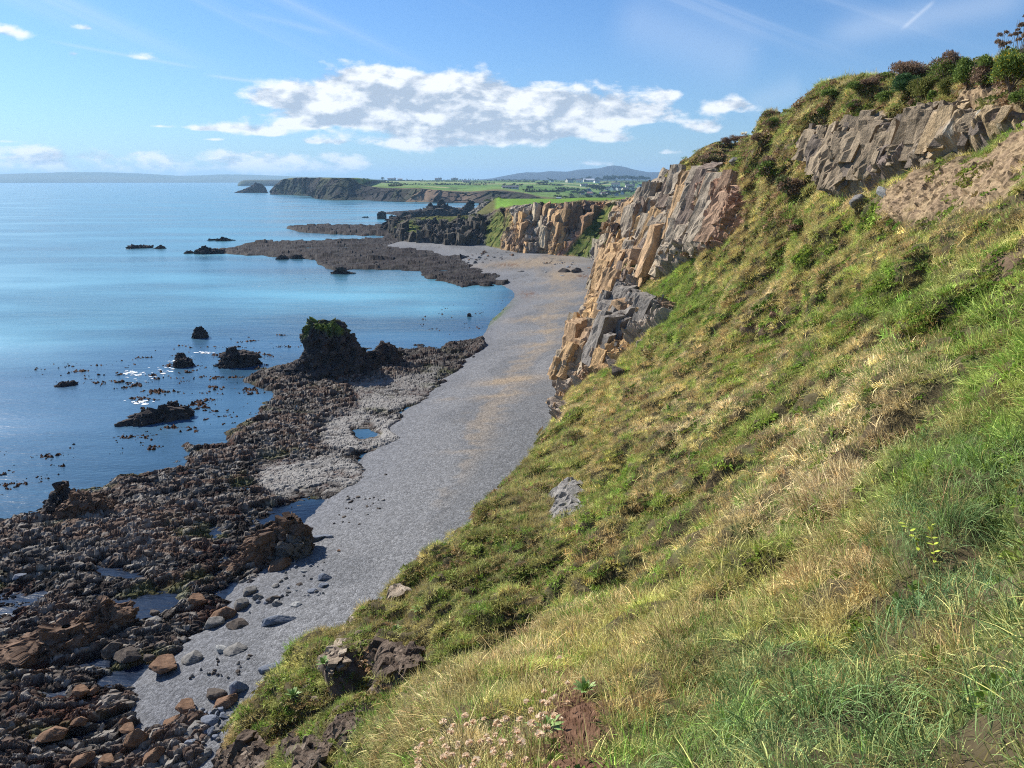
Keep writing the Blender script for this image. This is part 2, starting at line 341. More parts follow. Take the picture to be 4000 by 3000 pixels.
def beach_z(x, y):
    d = inpoly(x, y, beach_poly)
    z = np.where(d > 0, 1.9 * (1 - np.exp(-np.maximum(d, 0) / 9.)) + .012 * np.maximum(d, 0), np.maximum(.07 * d, -2.2))
    return z, d
def shore_fields(x, y):
    """heights of shingle and rock plus masks, for world positions"""
    px, py = to_pix(x, y, np.zeros_like(x)); dist = np.hypot(x, y)
    zb, db = beach_z(x, y)
    warp = fbm(x * .16, y * .16, seed=5, oct=3)
    sc_px = 2600. / np.maximum(dist, 20.)                       # photo pixels in a metre
    def mask(poly, w=1.1, wn=2.2):
        s = inpoly(px, py, poly) / sc_px
        fore = np.clip(dist / 60., 1, 4)                        # edges lie foreshortened further off
        return s * fore, s * fore + warp * wn
    s1, m1 = mask(REEF); s2, m2 = mask(REEF2, wn=3.5); s3, m3 = mask(REEF3, wn=2.); s4, m4 = mask(REEF4, wn=2.)
    s = np.maximum(np.maximum(m1, m2), np.maximum(m3, m4))
    sea_side = sstep(2., -4., db); rm = sstep(lerp(-1.2, -3.2, sea_side), lerp(1.8, 4.6, sea_side), s)
    slab = np.zeros_like(x); pool = np.zeros_like(x); kelp = np.zeros_like(x)
    for p in SLABS: slab = np.maximum(slab, sstep(-1., 1.5, mask(p)[1]))
    for p in POOLS: pool = np.maximum(pool, sstep(-.9, .9, inpoly(px, py, p) / sc_px + warp * .6))
    for p in KELP: kelp = np.maximum(kelp, sstep(-3., 3., mask(p, wn=5.)[1]))
    # strata strike from lower left to upper right of the shelf
    a = R(24.); u = x * math.cos(a) + y * math.sin(a); v = -x * math.sin(a) + y * math.cos(a)
    wx = fbm(x * .35, y * .35, seed=31, oct=3) * 1.1; wy = fbm(x * .35, y * .35, seed=37, oct=3) * 1.1
    f1, e1, c1 = facet((u + wx) / 5.2, (v + wy) / 1.5, seed=2, tilt=1.)
    f2, e2, c2 = facet((u + wx) / 2.0, (v + wy) / .62, seed=12, tilt=1.1)
    f3, e3, c3 = facet((u + wx * .5) / .62, (v + wy * .5) / .28, seed=22, tilt=1.2)
    big = fbm(u * .045, v * .09, seed=41, oct=3)
    ridg = fbm(u * .10, v * .42, seed=43, oct=3, ridged=True)
    rough = lerp(1., .35, slab)
    near = sstep(120, 60, dist)
    base = .30 + .55 * big + .42 * ridg * lerp(1, .2, slab) + .34 * sstep(38, 30, dist) - .15 * sstep(0, 25, x + 25)
    base = lerp(base, .42 + .12 * big, slab) + np.maximum(zb, 0) * .85 * sstep(-1, 1.5, s1)
    far_ = sstep(110, 200, dist); med = f1 * .27 * (1 - .5 * far_) + f2 * .19 * (1 - .8 * far_)
    med = med - .20 * sstep(.22, .0, e2) * lerp(.7, 1.2, slab) * (1 - far_)
    fine = (f3 * .13 - .10 * sstep(.2, 0, e3)) * (1 - .8 * far_)
    lump = np.maximum(facet(x / 7. + wx * .2, y / 6., seed=77, tilt=.5)[0], 0) ** 2 * lerp(.3, 1.1, sstep(90, 200, dist))
    h = base + med * rough + fine * lerp(1, .4, slab) + lump * (1 - slab)
    h = h + far_ * (.05 + .9 * np.maximum(facet(x / 14., y / 11., seed=78)[0], 0) ** 1.5 + .6 * big)
    h3 = sstep(-1., 2., m3); h = h + h3 * (1.0 + .9 * facet(x / 8., y / 8., seed=79)[0])
    h = np.where(pool > 0, lerp(h, -.35 + .12 * f2 + .10 * f3, pool), h)
    hr = lerp(-1.7, h, rm)
    # weed that just breaks the surface
    spk = fbm(x * 1.7, y * 1.7, seed=61, oct=3); spk2 = fbm(x * .22, y * .35, seed=67, oct=3)
    kh = -.30 + .62 * spk + .85 * spk2 - .30 * sstep(110, 240, dist) + .25 * fbm(x * 5, y * 5, seed=69, oct=2)
    # broken patches, not a carpet
    hr = np.where(kelp > .02, np.maximum(hr, lerp(-1.6, kh, kelp)), hr)
    # keep the rock under the shingle landward
    hr = hr - sstep(1.5, 9., db) * (1 - sstep(-1., 1., s1)) * 1.5
    isk = (kelp > .3) & (rm < .5)
    return dict(px=px, py=py, dist=dist, zb=zb, db=db, hr=hr, rm=rm, slab=slab, pool=pool, kelp=isk, big=big, f1=f1, f2=f2, c1=c1, c2=c2, c3=c3, e2=e2, s1=s1, u=u, v=v)

def build_shore():
    # rows even in view angle, columns even in azimuth: fine near, coarser far
    nr, nc = 1000, 1150
    th = np.linspace(R(-43), R(9), nc); pyr = np.linspace(3350, 815, nr)
    el = np.array([azel(2000, p)[1] for p in pyr]); r = CZ / np.tan(-el)
    r[-1] = 900
    TH, RR = np.meshgrid(th, r); x = RR * np.sin(TH); y = RR * np.cos(TH)
    f = shore_fields(x, y); hr = f['hr']; fb = fbm
    dark = C3(.026, .020, .018); brown = C3(.115, .066, .044); grey = C3(.130, .115, .10); pale = C3(.29, .28, .265); weed = C3(.060, .022, .014); olive = C3(.085, .10, .030)
    n1 = fb(x * .25, y * .25, seed=101, oct=4); n2 = fb(x * .9, y * .9, seed=103, oct=3); n3 = fb(x * 3.1, y * 3.1, seed=107, oct=2)
    col = np.broadcast_to(dark, x.shape + (3,)).copy()
    hi = hr + .25 * n2
    col = cmix(col, grey, sstep(.2, .75, hi + .35 * (f['c2'] - .5)) * .75)
    strat = fb(f['u'] * .06, f['v'] * .35, seed=109, oct=3)
    col = cmix(col, brown, sstep(.35, .95, hi + .7 * (f['c1'] - .45) + .3 * n1 + .8 * strat) * .68)
    col = cmix(col, C3(.30, .275, .24), sstep(.62, .9, f['c3'] + .3 * n2) * .7)
    col = cmix(col, weed, sstep(.05, .35, n1 + .4 * n3) * sstep(.55, .2, hr) * .8)
    col = cmix(col, olive, sstep(.15, .4, fb(x * .13, y * .2, seed=131, oct=4) + .2 * n2) * sstep(1.2, .3, hr) * .55)
    col = cmix(col, pale * .8 + .2 * grey, f['slab'] * sstep(.1, .45, hr + .15 * n2) * .95)
    far = sstep(85, 170, f['dist'])
    col = cmix(col, C3(.022, .018, .017), far * .9)
    col = cmix(col, C3(.055, .048, .044), far * sstep(.6, 1., f['c2'] + .3 * n1) * .5)
    # the stones beside the shingle at the far end are paler
    col = cmix(col, C3(.22, .21, .20), sstep(-2, 10, f['db']) * sstep(.3, .7, f['c3'] + .3 * n1) * .7)
    col = np.where(f['kelp'][..., None], lerp(C3(.04, .017, .012), C3(.11, .05, .022), np.clip(n3 + .5, 0, 1)[..., None]), col)
    wet = sstep(.22, .02, hr)[..., None]; col = col * (1 - .45 * wet)
    col *= (1 + .35 * n3[..., None])
    top = np.maximum(f['zb'], 0)
    keep = (hr > f['zb'] - .25) & (hr > -.45)
    kf = keep[:-1, :-1] | keep[1:, 1:] | keep[:-1, 1:] | keep[1:, :-1]
    V = np.stack((x, y, hr), -1)
    # push points sideways a little so that ledges overhang and lose the grid
    jx = fb(x * 1.3, y * 1.3, seed=151, oct=2); jy = fb(x * 1.3 + 9, y * 1.3, seed=152, oct=2)
    V[..., 0] += jx * .16; V[..., 1] += jy * .16
    o = raw_mesh('rock_shelf', V, grid_faces(nr, nc, kf), M['reef'], col=col)
    tag(o, 'dark weedy rock shelf broken into ledges between the sea and the shingle', kind='structure')

    # shingle beach
    nr, nc = 560, 480
    th = np.linspace(R(-43), R(22), nc); pyr = np.linspace(3350, 930, nr)
    el = np.array([azel(2000, p)[1] for p in pyr]); r = (CZ - .5) / np.tan(-el)
    TH, RR = np.meshgrid(th, r); x = RR * np.sin(TH); y = RR * np.cos(TH)
    zb, d = beach_z(x, y)
    terr = fb(x * .04, y * .04, seed=201, oct=3)
    ph = (d + terr * 6) * .42
    z = zb + .07 * np.sin(ph) * sstep(2, 8, d) + .10 * terr + .035 * fb(x * .8, y * .8, seed=205, oct=3) + .16 * np.maximum(fb(x * .12, y * .12, seed=207, oct=2), 0) * sstep(10, 20, d)
    g1 = fb(x * .5, y * .5, seed=211, oct=4); g2 = fb(x * 2.5, y * 2.5, seed=213, oct=3)
    px, py = to_pix(x, y, z)
    col = np.broadcast_to(C3(.136, .139, .145), x.shape + (3,)).copy()
    col = cmix(col, C3(.185, .187, .193), sstep(-.1, .5, np.sin(ph * .7 + terr * 4) + .5 * g1) * .75)
    col = cmix(col, C3(.13, .135, .15), sstep(1.8, .0, zb + .3 * g1) * .75)          # damp foot of the beach
    sand = np.zeros_like(x)
    for (cx, cy, wx, wy, k) in ((2130, 1030, 130, 12, .9), (2080, 1022, 200, 18, .8), (2210, 1075, 70, 24, 1.2), (2200, 1150, 120, 10, .55), (2140, 1240, 130, 9, .8), (2150, 1290, 110, 9, .85), (2100, 1345, 90, 9, .8), (2090, 1370, 80, 7, .6),
                             (2000, 1485, 130, 14, 1.1), (1960, 1545, 100, 10, .75), (1900, 1640, 70, 9, .5), (2200, 1190, 110, 8, .5), (1830, 1760, 90, 8, .45), (1750, 1560, 50, 6, .3), (2150, 1100, 90, 8, .5)):
        sx = px + 60 * terr; sand = np.maximum(sand, k * np.exp(-((sx - cx) / wx) ** 2 - ((py - cy + (sx - cx) * .10 + 16 * g1) / wy) ** 2))
    bx_ = np.interp(py, (1050, 1150, 1250, 1370, 1500, 1650, 1850, 2100), (2180, 2190, 2150, 2080, 1985, 1880, 1760, 1600)); bwd = np.interp(py, (1050, 1400, 2100), (110, 90, 60))
    sand = np.maximum(sand, .40 * np.exp(-((px + 25 * terr - bx_) / bwd) ** 2) * sstep(-.05, .45, g1 + .5 * np.sin(ph * 1.4)) * sstep(2150, 1700, py))
    col = cmix(col, C3(.26, .205, .145), np.clip(sand * 1.15 + .35 * g2 * sand, 0, .92))
    line = sstep(.75, .95, np.sin(d * .55 + terr * 9)) * sstep(.0, .4, g1 + .1) * sstep(150, 230, np.hypot(x, y))
    col = cmix(col, C3(.10, .095, .09), line * .7)
    wr = np.exp(-((px - 2060) / 35.) ** 2 - ((py - 1150) / 12.) ** 2) + np.exp(-((px - 2290) / 60.) ** 2 - ((py - 1080) / 9.) ** 2) + np.exp(-((px - 1990) / 60.) ** 2 - ((py - 1035) / 6.) ** 2)
    col = cmix(col, C3(.11, .055, .03), wr * sstep(-.2, .3, g2))
    grn = np.exp(-((px - 1935) / 55.) ** 2 - ((py - 1238 + (px - 1935) * .8) / 16.) ** 2)
    col = cmix(col, C3(.06, .10, .025), grn * sstep(-.1, .25, g2 + .2))
    kf = (z > -2.)[:-1, :-1]
    o = raw_mesh('beach', np.stack((x, y, z), -1), grid_faces(nr, nc, kf), M['shingle'], col=col, smooth=True)
    tag(o, 'grey shingle beach with streaks of tan sand curving below the cliffs', kind='structure')
    # sea
    m = bpy.data.materials.new('sea_water'); m.use_nodes = True; nt = m.node_tree; nt.nodes.clear()
    out = nd(nt, 'ShaderNodeOutputMaterial'); b = nd(nt, 'ShaderNodeBsdfPrincipled'); g = nd(nt, 'ShaderNodeNewGeometry')
    a = nd(nt, 'ShaderNodeAttribute', attribute_name='Col')
    mp = nd(nt, 'ShaderNodeMapping'); mp.inputs['Scale'].default_value = (.010, .028, 1); mp.inputs['Rotation'].default_value = (0, 0, .12); nt.links.new(g.outputs['Position'], mp.inputs[0])
    n = nd(nt, 'ShaderNodeTexNoise'); n.inputs['Scale'].default_value = 1.; n.inputs['Detail'].default_value = 4; nt.links.new(mp.outputs[0], n.inputs['Vector'])
    k = mrange(nt, n.outputs[0], .33, .67, .6, 1.4)
    s = nd(nt, 'ShaderNodeVectorMath', operation='SCALE'); nt.links.new(a.outputs['Color'], s.inputs[0]); nt.links.new(k, s.inputs['Scale'])
    nt.links.new(s.outputs[0], b.inputs['Base Color'])
    b.inputs['IOR'].default_value = 1.33; b.inputs['Specular IOR Level'].default_value = .5
    nt.links.new(mrange(nt, n.outputs[0], .35, .65, .16, .30), b.inputs['Roughness'])
    def wav(sx, sy, rot, det):
        q = nd(nt, 'ShaderNodeMapping'); q.inputs['Scale'].default_value = (sx, sy, 1); q.inputs['Rotation'].default_value = (0, 0, rot); nt.links.new(g.outputs['Position'], q.inputs[0])
        w = nd(nt, 'ShaderNodeTexNoise'); w.inputs['Scale'].default_value = 1.; w.inputs['Detail'].default_value = det; w.inputs['Roughness'].default_value = .6; nt.links.new(q.outputs[0], w.inputs['Vector']); return w.outputs[0]
    h = mth(nt, 'ADD', mth(nt, 'MULTIPLY', wav(1.1, 2.6, .3, 3), .35), mth(nt, 'MULTIPLY', wav(.10, .32, .18, 4), 1.6))
    bp = nd(nt, 'ShaderNodeBump'); bp.inputs['Strength'].default_value = .5; bp.inputs['Distance'].default_value = .28
    nt.links.new(h, bp.inputs['Height']); nt.links.new(bp.outputs[0], b.inputs['Normal']); nt.links.new(b.outputs[0], out.inputs[0])
    nr, nc = 520, 420
    th = np.linspace(R(-60), R(40), nc); r = np.concatenate((CZ / np.tan(np.linspace(R(50), R(1.2), nr - 30)), np.geomspace(1600, 60000, 30)))
    TH, RR = np.meshgrid(th, r); x = RR * np.sin(TH); y = RR * np.cos(TH); px, py = to_pix(x, y, np.zeros_like(x))
    w1 = fb(x * .03, y * .05, seed=301, oct=3)
    deep = C3(.065, .185, .25); shal = C3(.10, .27, .345); navy = C3(.026, .068, .135)
    col = np.broadcast_to(deep, x.shape + (3,)).copy()
    band = sstep(420, 180, RR + 80 * w1); col = cmix(col, shal, band * .55)
    cove = np.exp(-((px - 1450) / 480.) ** 2 - ((py - 1170) / 75.) ** 2); col = cmix(col, C3(.11, .29, .37), cove * .7)
    dk = sstep(150, -60, -inpoly(px, py, [(-900, 3600), (-900, 1500), (200, 1430), (800, 1290), (1200, 1270), (1700, 1290), (1960, 1180), (2010, 1150), (2000, 3600)]) + 70 * w1)
    col = cmix(col, navy, dk * .85)
    near_ = sstep(1850, 2000, py) * sstep(1500, 1350, px) * sstep(-900, 100, px + (py - 1900)); col = cmix(col, C3(.008, .016, .036), near_ * sstep(1940, 2120, py + .35 * px - 120))
    col = cmix(col, C3(.05, .11, .17), np.exp(-((px - 1150) / 420.) ** 2 - ((py - 1045) / 34.) ** 2) * .7)
    o = raw_mesh('sea', np.stack((x, y, np.zeros_like(x)), -1), grid_faces(nr, nc), m, col=col, smooth=True)
    tag(o, 'calm blue sea, turquoise over sand and darker over the weedy rock', kind='structure')
def mat_shingle():
    m = bpy.data.materials.new('shingle'); m.use_nodes = True; nt = m.node_tree; nt.nodes.clear()
    out = nd(nt, 'ShaderNodeOutputMaterial'); b = nd(nt, 'ShaderNodeBsdfPrincipled'); b.inputs['Roughness'].default_value = .8; b.inputs['Specular IOR Level'].default_value = .08
    a = nd(nt, 'ShaderNodeAttribute', attribute_name='Col'); g = nd(nt, 'ShaderNodeNewGeometry')
    v = nd(nt, 'ShaderNodeTexVoronoi'); v.inputs['Scale'].default_value = 10.; nt.links.new(g.outputs['Position'], v.inputs['Vector'])
    v2 = nd(nt, 'ShaderNodeTexVoronoi'); v2.inputs['Scale'].default_value = 3.6; nt.links.new(g.outputs['Position'], v2.inputs['Vector'])
    sp = nd(nt, 'ShaderNodeSeparateColor'); nt.links.new(v.outputs['Color'], sp.inputs[0]); sp2 = nd(nt, 'ShaderNodeSeparateColor'); nt.links.new(v2.outputs['Color'], sp2.inputs[0])
    k = mth(nt, 'MULTIPLY', mth(nt, 'MULTIPLY_ADD', mth(nt, 'POWER', sp.outputs[0], 1.5), .62, .74), mth(nt, 'MULTIPLY_ADD', sp2.outputs[0], .4, .8))
    s = nd(nt, 'ShaderNodeVectorMath', operation='SCALE'); nt.links.new(a.outputs['Color'], s.inputs[0]); nt.links.new(k, s.inputs['Scale']); nt.links.new(s.outputs[0], b.inputs['Base Color'])
    bp = nd(nt, 'ShaderNodeBump'); bp.inputs['Strength'].default_value = .8; bp.inputs['Distance'].default_value = .045; bp.invert = True
    nt.links.new(mth(nt, 'ADD', v.outputs['Distance'], v2.outputs['Distance']), bp.inputs['Height']); nt.links.new(bp.outputs[0], b.inputs['Normal'])
    nt.links.new(b.outputs[0], out.inputs[0]); return m
M['shingle'] = mat_shingle()
build_shore()

def foam(px, py, w, h, n, seed):
    g = np.random.default_rng(seed); V = []; F = []
    for i in range(n):
        q = g.normal(size=2) * .4; p = P_z(px + q[0] * w, py + q[1] * h, .035); s = abs(g.normal()) * .09 + .03; k = len(V); m = 7
        for a in range(m): r = s * g.uniform(.5, 1.3); V.append((p[0] + math.cos(a * 6.283 / m) * r * 2.2, p[1] + math.sin(a * 6.283 / m) * r * 1.3, .035 + .0006 * i))
        F.append([k + a for a in range(m)])
    return V, F
M['foam'] = mat_flat('sea_foam', (.78, .82, .85), .6, .08)
Vf, Ff = [], []
for a in ((515, 1455, 45, 12, 60, 1), (560, 1470, 80, 26, 24, 2), (700, 1410, 60, 16, 26, 3), (800, 1378, 30, 6, 30, 4), (640, 1445, 60, 20, 25, 5), (540, 1572, 60, 10, 26, 6), (1010, 1118, 30, 4, 8, 7), (790, 1000, 60, 5, 16, 8), (500, 972, 70, 3, 16, 9), (1240, 933, 120, 4, 24, 10), (1950, 1112, 50, 3, 10, 11)):
    v, f = foam(*a); k = len(Vf); Vf += v; Ff += [[i + k for i in q] for q in f]
tag(raw_mesh('foam', np.array(Vf), [i for q in Ff for i in q], M['foam'], sizes=[len(q) for q in Ff]), 'white foam where ripples break over hidden rocks', kind='stuff')
# ------------------------------------------------------------------ the grassy hillside with its crags, one height field round the eye
HC = []   # azimuth, ln r, tan(elevation)
def H(px, py, r):
    p = P_r(px, py, r); HC.append((math.atan2(p[0], p[1]), math.log(r), (p[2] - CZ) / r))
def D(px, py, *rz):
    a = azel(px, py)[0]
    for r, z in rz: HC.append((a, math.log(r), (z - CZ) / r))
for p in [(4000, 3000, 1.9), (3000, 3000, 2.0), (2200, 3000, 2.6), (1700, 3000, 3.3),
          (4000, 2500, 2.8), (3500, 2500, 3.3), (3000, 2600, 3.8), (2400, 2700, 4.4), (2000, 2800, 4.2), (1700, 2800, 4.6), (1480, 2920, 6.5),
          (4000, 2100, 4.2), (3500, 2150, 5.4), (3000, 2200, 8.0), (2500, 2400, 9.0), (2000, 2500, 12.5), (1600, 2600, 16), (1250, 2850, 15.5),
          (4000, 1800, 6.0), (3500, 1800, 8.2), (3000, 1900, 12.5), (2500, 2050, 18), (2000, 2250, 21), (1600, 2450, 21.5), (1300, 2650, 20.5), (1050, 2850, 20.5),
          (4000, 1500, 9.0), (3500, 1450, 14), (3000, 1600, 21), (2500, 1750, 29), (2150, 2000, 31), (1900, 2120, 29),
          (4000, 1200, 13), (3550, 1150, 22), (3100, 1300, 33), (2750, 1450, 40), (2400, 1650, 46), (2200, 1750, 48),
          (4000, 900, 19), (3700, 850, 29), (3400, 950, 36), (3100, 1050, 47), (2850, 1150, 58), (2600, 1350, 66), (2400, 1480, 70),
          (4000, 700, 26), (3850, 640, 31), (3700, 660, 35), (3500, 690, 40), (3300, 760, 46), (3150, 850, 54), (2950, 880, 68), (2800, 950, 76), (2620, 1100, 84), (2450, 1300, 86), (2300, 1480, 84),
          # upper crag: top edge a little further than its foot
          (4000, 450, 31), (3900, 430, 33.2), (3700, 470, 37), (3500, 510, 42), (3300, 550, 48), (3150, 620, 57),
          # lower crag
          (2900, 720, 84), (2800, 730, 92), (2640, 740, 101), (2520, 800, 107), (2700, 1000, 85), (2560, 1020, 97), (2450, 1100, 101), (2360, 1250, 99),
          # skyline
          (4000, 270, 37), (3850, 300, 38.5), (3700, 305, 41.5), (3500, 312, 47), (3300, 342, 54), (3200, 366, 59), (3100, 384, 64), (3000, 412, 72), (2950, 432, 76), (2880, 470, 83), (2800, 530, 92), (2740, 580, 99), (2680, 625, 108), (2600, 680, 116),
          (2520, 735, 120), (2440, 790, 121), (2400, 860, 119), (2350, 980, 116), (2335, 1060, 114), (2310, 1160, 109), (2240, 1300, 102), (2200, 1450, 96), (2182, 1560, 90),
          # edge against the beach
          (2130, 1700, 58), (2050, 1800, 46), (1930, 1910, 40), (1800, 2030, 36), (1650, 2150, 33), (1510, 2290, 30.5), (1380, 2390, 28), (1200, 2520, 26), (1050, 2620, 25), (930, 2710, 24.5), (880, 2800, 24), (860, 2900, 23.6), (860, 3000, 23)]:
    H(*p)
D(850, 3000, (27, 4), (30, 0), (35, -3), (60, -5)); D(900, 2800, (28, 4.5), (32, 0), (38, -3)); D(1050, 2620, (29, 6), (34, .5), (40, -3)); D(1300, 2440, (33, 6), (39, .5), (46, -3), (80, -5))
D(1510, 2290, (36, 7), (43, .5), (52, -3)); D(1800, 2030, (44, 8), (53, .5), (64, -3), (110, -5)); D(2050, 1800, (58, 7), (68, 1), (80, -3), (120, -5)); D(2130, 1700, (72, 6), (82, 1), (92, -3))
D(2190, 1550, (94, 0), (102, -4), (160, -5)); D(2240, 1300, (110, 2), (118, -2), (160, -5)); D(2320, 1120, (120, 6), (130, 0), (160, -5), (300, -6)); D(2400, 860, (132, 12), (144, 2), (170, -4), (300, -6))
D(2520, 735, (134, 20), (150, 10), (185, 2), (300, -6)); D(2680, 620, (125, 31), (150, 27), (200, 22), (300, 18)); D(2850, 510, (100, 34), (150, 31), (300, 24)); D(3100, 410, (76, 34.5), (150, 33), (300, 28))
D(3500, 330, (60, 36), (100, 35), (300, 30)); D(3850, 300, (50, 36), (100, 36), (300, 32)); D(4000, 270, (48, 36), (100, 36)); D(4500, 300, (40, 36.5), (30, 35.5), (80, 37), (300, 34))
D(4400, 700, (22, 32.5)); D(4400, 1300, (9, 30)); D(4400, 2200, (3, 29)); D(4300, 3000, (1.5, 28.7)); D(4600, 1000, (13, 31.5))
for a, z in ((-40, 27.3), (-20, 27.8), (0, 28.2), (20, 28.5), (40, 28.8)): HC.append((R(a), math.log(1.), (z - CZ) / 1.))
for a, z in ((-45, 3), (-35, 6)): HC.append((R(a), math.log(20.), (z - CZ) / 20.)); HC.append((R(a), math.log(28.), (-3 - CZ) / 28.))
for a in (-33, -28, -22, -16, -10, -4, 0): HC.append((R(a), math.log(100.), (-6 - CZ) / 100.)); HC.append((R(a), math.log(300.), (-8 - CZ) / 300.))
for a in (-45, -35): HC.append((R(a), math.log(8.), (18.5 - CZ) / 8.)); HC.append((R(a), math.log(60.), (-5 - CZ) / 60.)); HC.append((R(a), math.log(300.), (-6 - CZ) / 300.))
HC = np.array(HC)
KA, KL = 4.2, 1.0
def tps_fit():
    A = np.stack((HC[:, 0] * KA, HC[:, 1] * KL), -1); n = len(A)
    d = np.linalg.norm(A[:, None] - A[None], axis=-1); K = d * 1.0      # linear radial basis: follows sharp edges, does not overshoot
    K = K - np.eye(n) * .003
    P = np.concatenate((np.ones((n, 1)), A), 1); L = np.zeros((n + 3, n + 3)); L[:n, :n] = K; L[:n, n:] = P; L[n:, :n] = P.T
    return A, np.linalg.solve(L, np.concatenate((HC[:, 2], np.zeros(3))))
_A, _w = tps_fit()
def hill_T(th, lr):
    q0, q1 = th * KA, lr * KL; s = _w[-3] + _w[-2] * q0 + _w[-1] * q1
    for (a, b), w in zip(_A, _w[:-3]): s = s + w * np.sqrt((q0 - a) ** 2 + (q1 - b) ** 2 + .0004)
    return s
NTH, NLR = 360, 1700
TH0, TH1, LR0, LR1 = R(-38), R(46), math.log(.9), math.log(300.)
_th = np.linspace(TH0, TH1, NTH); _lr = np.linspace(LR0, LR1, NLR)
_T = hill_T(*np.meshgrid(_th, _lr))           # (NLR, NTH)
# smooth slightly
for _ in range(6):
    _T[1:-1] = (_T[:-2] + 2 * _T[1:-1] + _T[2:]) / 4; _T[:, 1:-1] = (_T[:, :-2] + 2 * _T[:, 1:-1] + _T[:, 2:]) / 4
def bil(tab, th, lr):
    a = np.clip((th - TH0) / (TH1 - TH0) * (NTH - 1), 0, NTH - 1.001); b = np.clip((lr - LR0) / (LR1 - LR0) * (NLR - 1), 0, NLR - 1.001)
    i = a.astype(int); j = b.astype(int); fa = a - i; fb_ = b - j
    return (tab[j, i] * (1 - fa) + tab[j, i + 1] * fa) * (1 - fb_) + (tab[j + 1, i] * (1 - fa) + tab[j + 1, i + 1] * fa) * fb_
ROCKS = [  # bare rock, as outlines seen from the path: polygon, tone
    ([(2182, 1640), (2165, 1560), (2190, 1400), (2230, 1290), (2290, 1190), (2330, 1080), (2330, 980), (2380, 860), (2450, 790), (2560, 725), (2660, 685), (2780, 690), (2870, 725), (2900, 780), (2870, 880), (2780, 960), (2690, 1000),
      (2600, 1070), (2540, 1080), (2480, 1140), (2560, 1190), (2640, 1180), (2560, 1250), (2470, 1340), (2390, 1430), (2300, 1450), (2220, 1520)], 'warm'),
    ([(3110, 570), (3114, 512), (3161, 505), (3303, 462), (3445, 458), (3539, 446), (3640, 428), (3760, 405), (3938, 400), (4060, 405), (4060, 460), (3959, 488), (3854, 538), (3790, 572), (3698, 594), (3622, 620), (3516, 660), (3400, 690), (3300, 738), (3218, 748), (3165, 670)], 'crag'),
    ([(2160, 2020), (2160, 1900), (2200, 1850), (2240, 1900), (2250, 1980), (2200, 2030), (2140, 2060)], 'grey'),
    ([(1330, 2420), (1400, 2340), (1440, 2330), (1390, 2420), (1330, 2480), (1260, 2550), (1230, 2560), (1290, 2480)], 'pale'),
    ([(1450, 2580), (1500, 2530), (1600, 2490), (1650, 2515), (1590, 2590), (1500, 2620)], 'dark'), ([(1230, 2570), (1400, 2400), (1430, 2420), (1330, 2540), (1260, 2610)], 'pale'), ([(1270, 2850), (1330, 2800), (1400, 2830), (1340, 2900)], 'dark'), ([(1490, 2290), (1540, 2230), (1560, 2250), (1520, 2330)], 'pale'),
    ([(800, 3080), (850, 2930), (900, 2890), (1010, 2900), (1060, 2960), (1040, 3080)], 'dark'), ([(1090, 2900), (1200, 2880), (1230, 2960), (1130, 2990)], 'dark'),
    ([(1440, 2500), (1480, 2490), (1490, 2560), (1440, 2570)], 'dark')]
SCREE = [(3390, 810), (3440, 745), (3640, 640), (3800, 585), (3960, 500), (4300, 430), (4300, 640), (4050, 690), (3880, 780), (3650, 860), (3500, 850)]
SCREE2 = [(3740, 360), (3850, 320), (4100, 330), (4100, 420), (3900, 400), (3750, 400)]
EARTH = [[(2030, 2860), (2090, 2690), (2180, 2590), (2310, 2570), (2370, 2680), (2380, 2860), (2360, 3500), (2000, 3500)], [(2600, 540), (2800, 520), (2900, 560), (3080, 560), (3080, 620), (2900, 640), (2750, 640)]]
EARTH2 = [[(1000, 2760), (1250, 2560), (1400, 2440), (1560, 2470), (1500, 2620), (1350, 2760), (1150, 2830)], [(2850, 1150), (2990, 1130), (3060, 1190), (3000, 1330), (2900, 1290)], [(2560, 850), (2750, 900), (2700, 1000), (2560, 1050)], [(2200, 1520), (2320, 1480), (2300, 1600), (2190, 1640)], [(3700, 1020), (4000, 900), (4050, 1000), (3850, 1080)]]
_unused = [[(2060, 2960), (2150, 2780), (2260, 2740), (2420, 2760), (2500, 2850), (2400, 2990), (2200, 3080), (2050, 3050)], [(2600, 540), (2800, 520), (2900, 560), (3080, 560), (3080, 620), (2900, 640), (2750, 640)]]
LUSH = [[(3500, 1750), (3700, 1680), (4100, 1650), (4100, 2500), (3700, 2350), (3400, 2200), (3450, 1950)], [(2750, 2420), (3000, 2380), (3400, 2450), (4100, 2600), (4100, 3100), (2500, 3100), (2450, 2800)]]
GREEN = [[(3300, 1150), (3600, 1050), (4100, 950), (4100, 1650), (3700, 1600), (3500, 1350)], [(940, 2750), (1200, 2580), (1350, 2500), (1450, 2600), (1500, 2750), (1350, 2950), (1050, 2900)], [(1850, 2050), (2050, 2150), (1900, 2350), (1750, 2450), (1700, 2300)],
         [(2450, 1150), (2750, 1050), (2800, 1250), (2550, 1350)]]

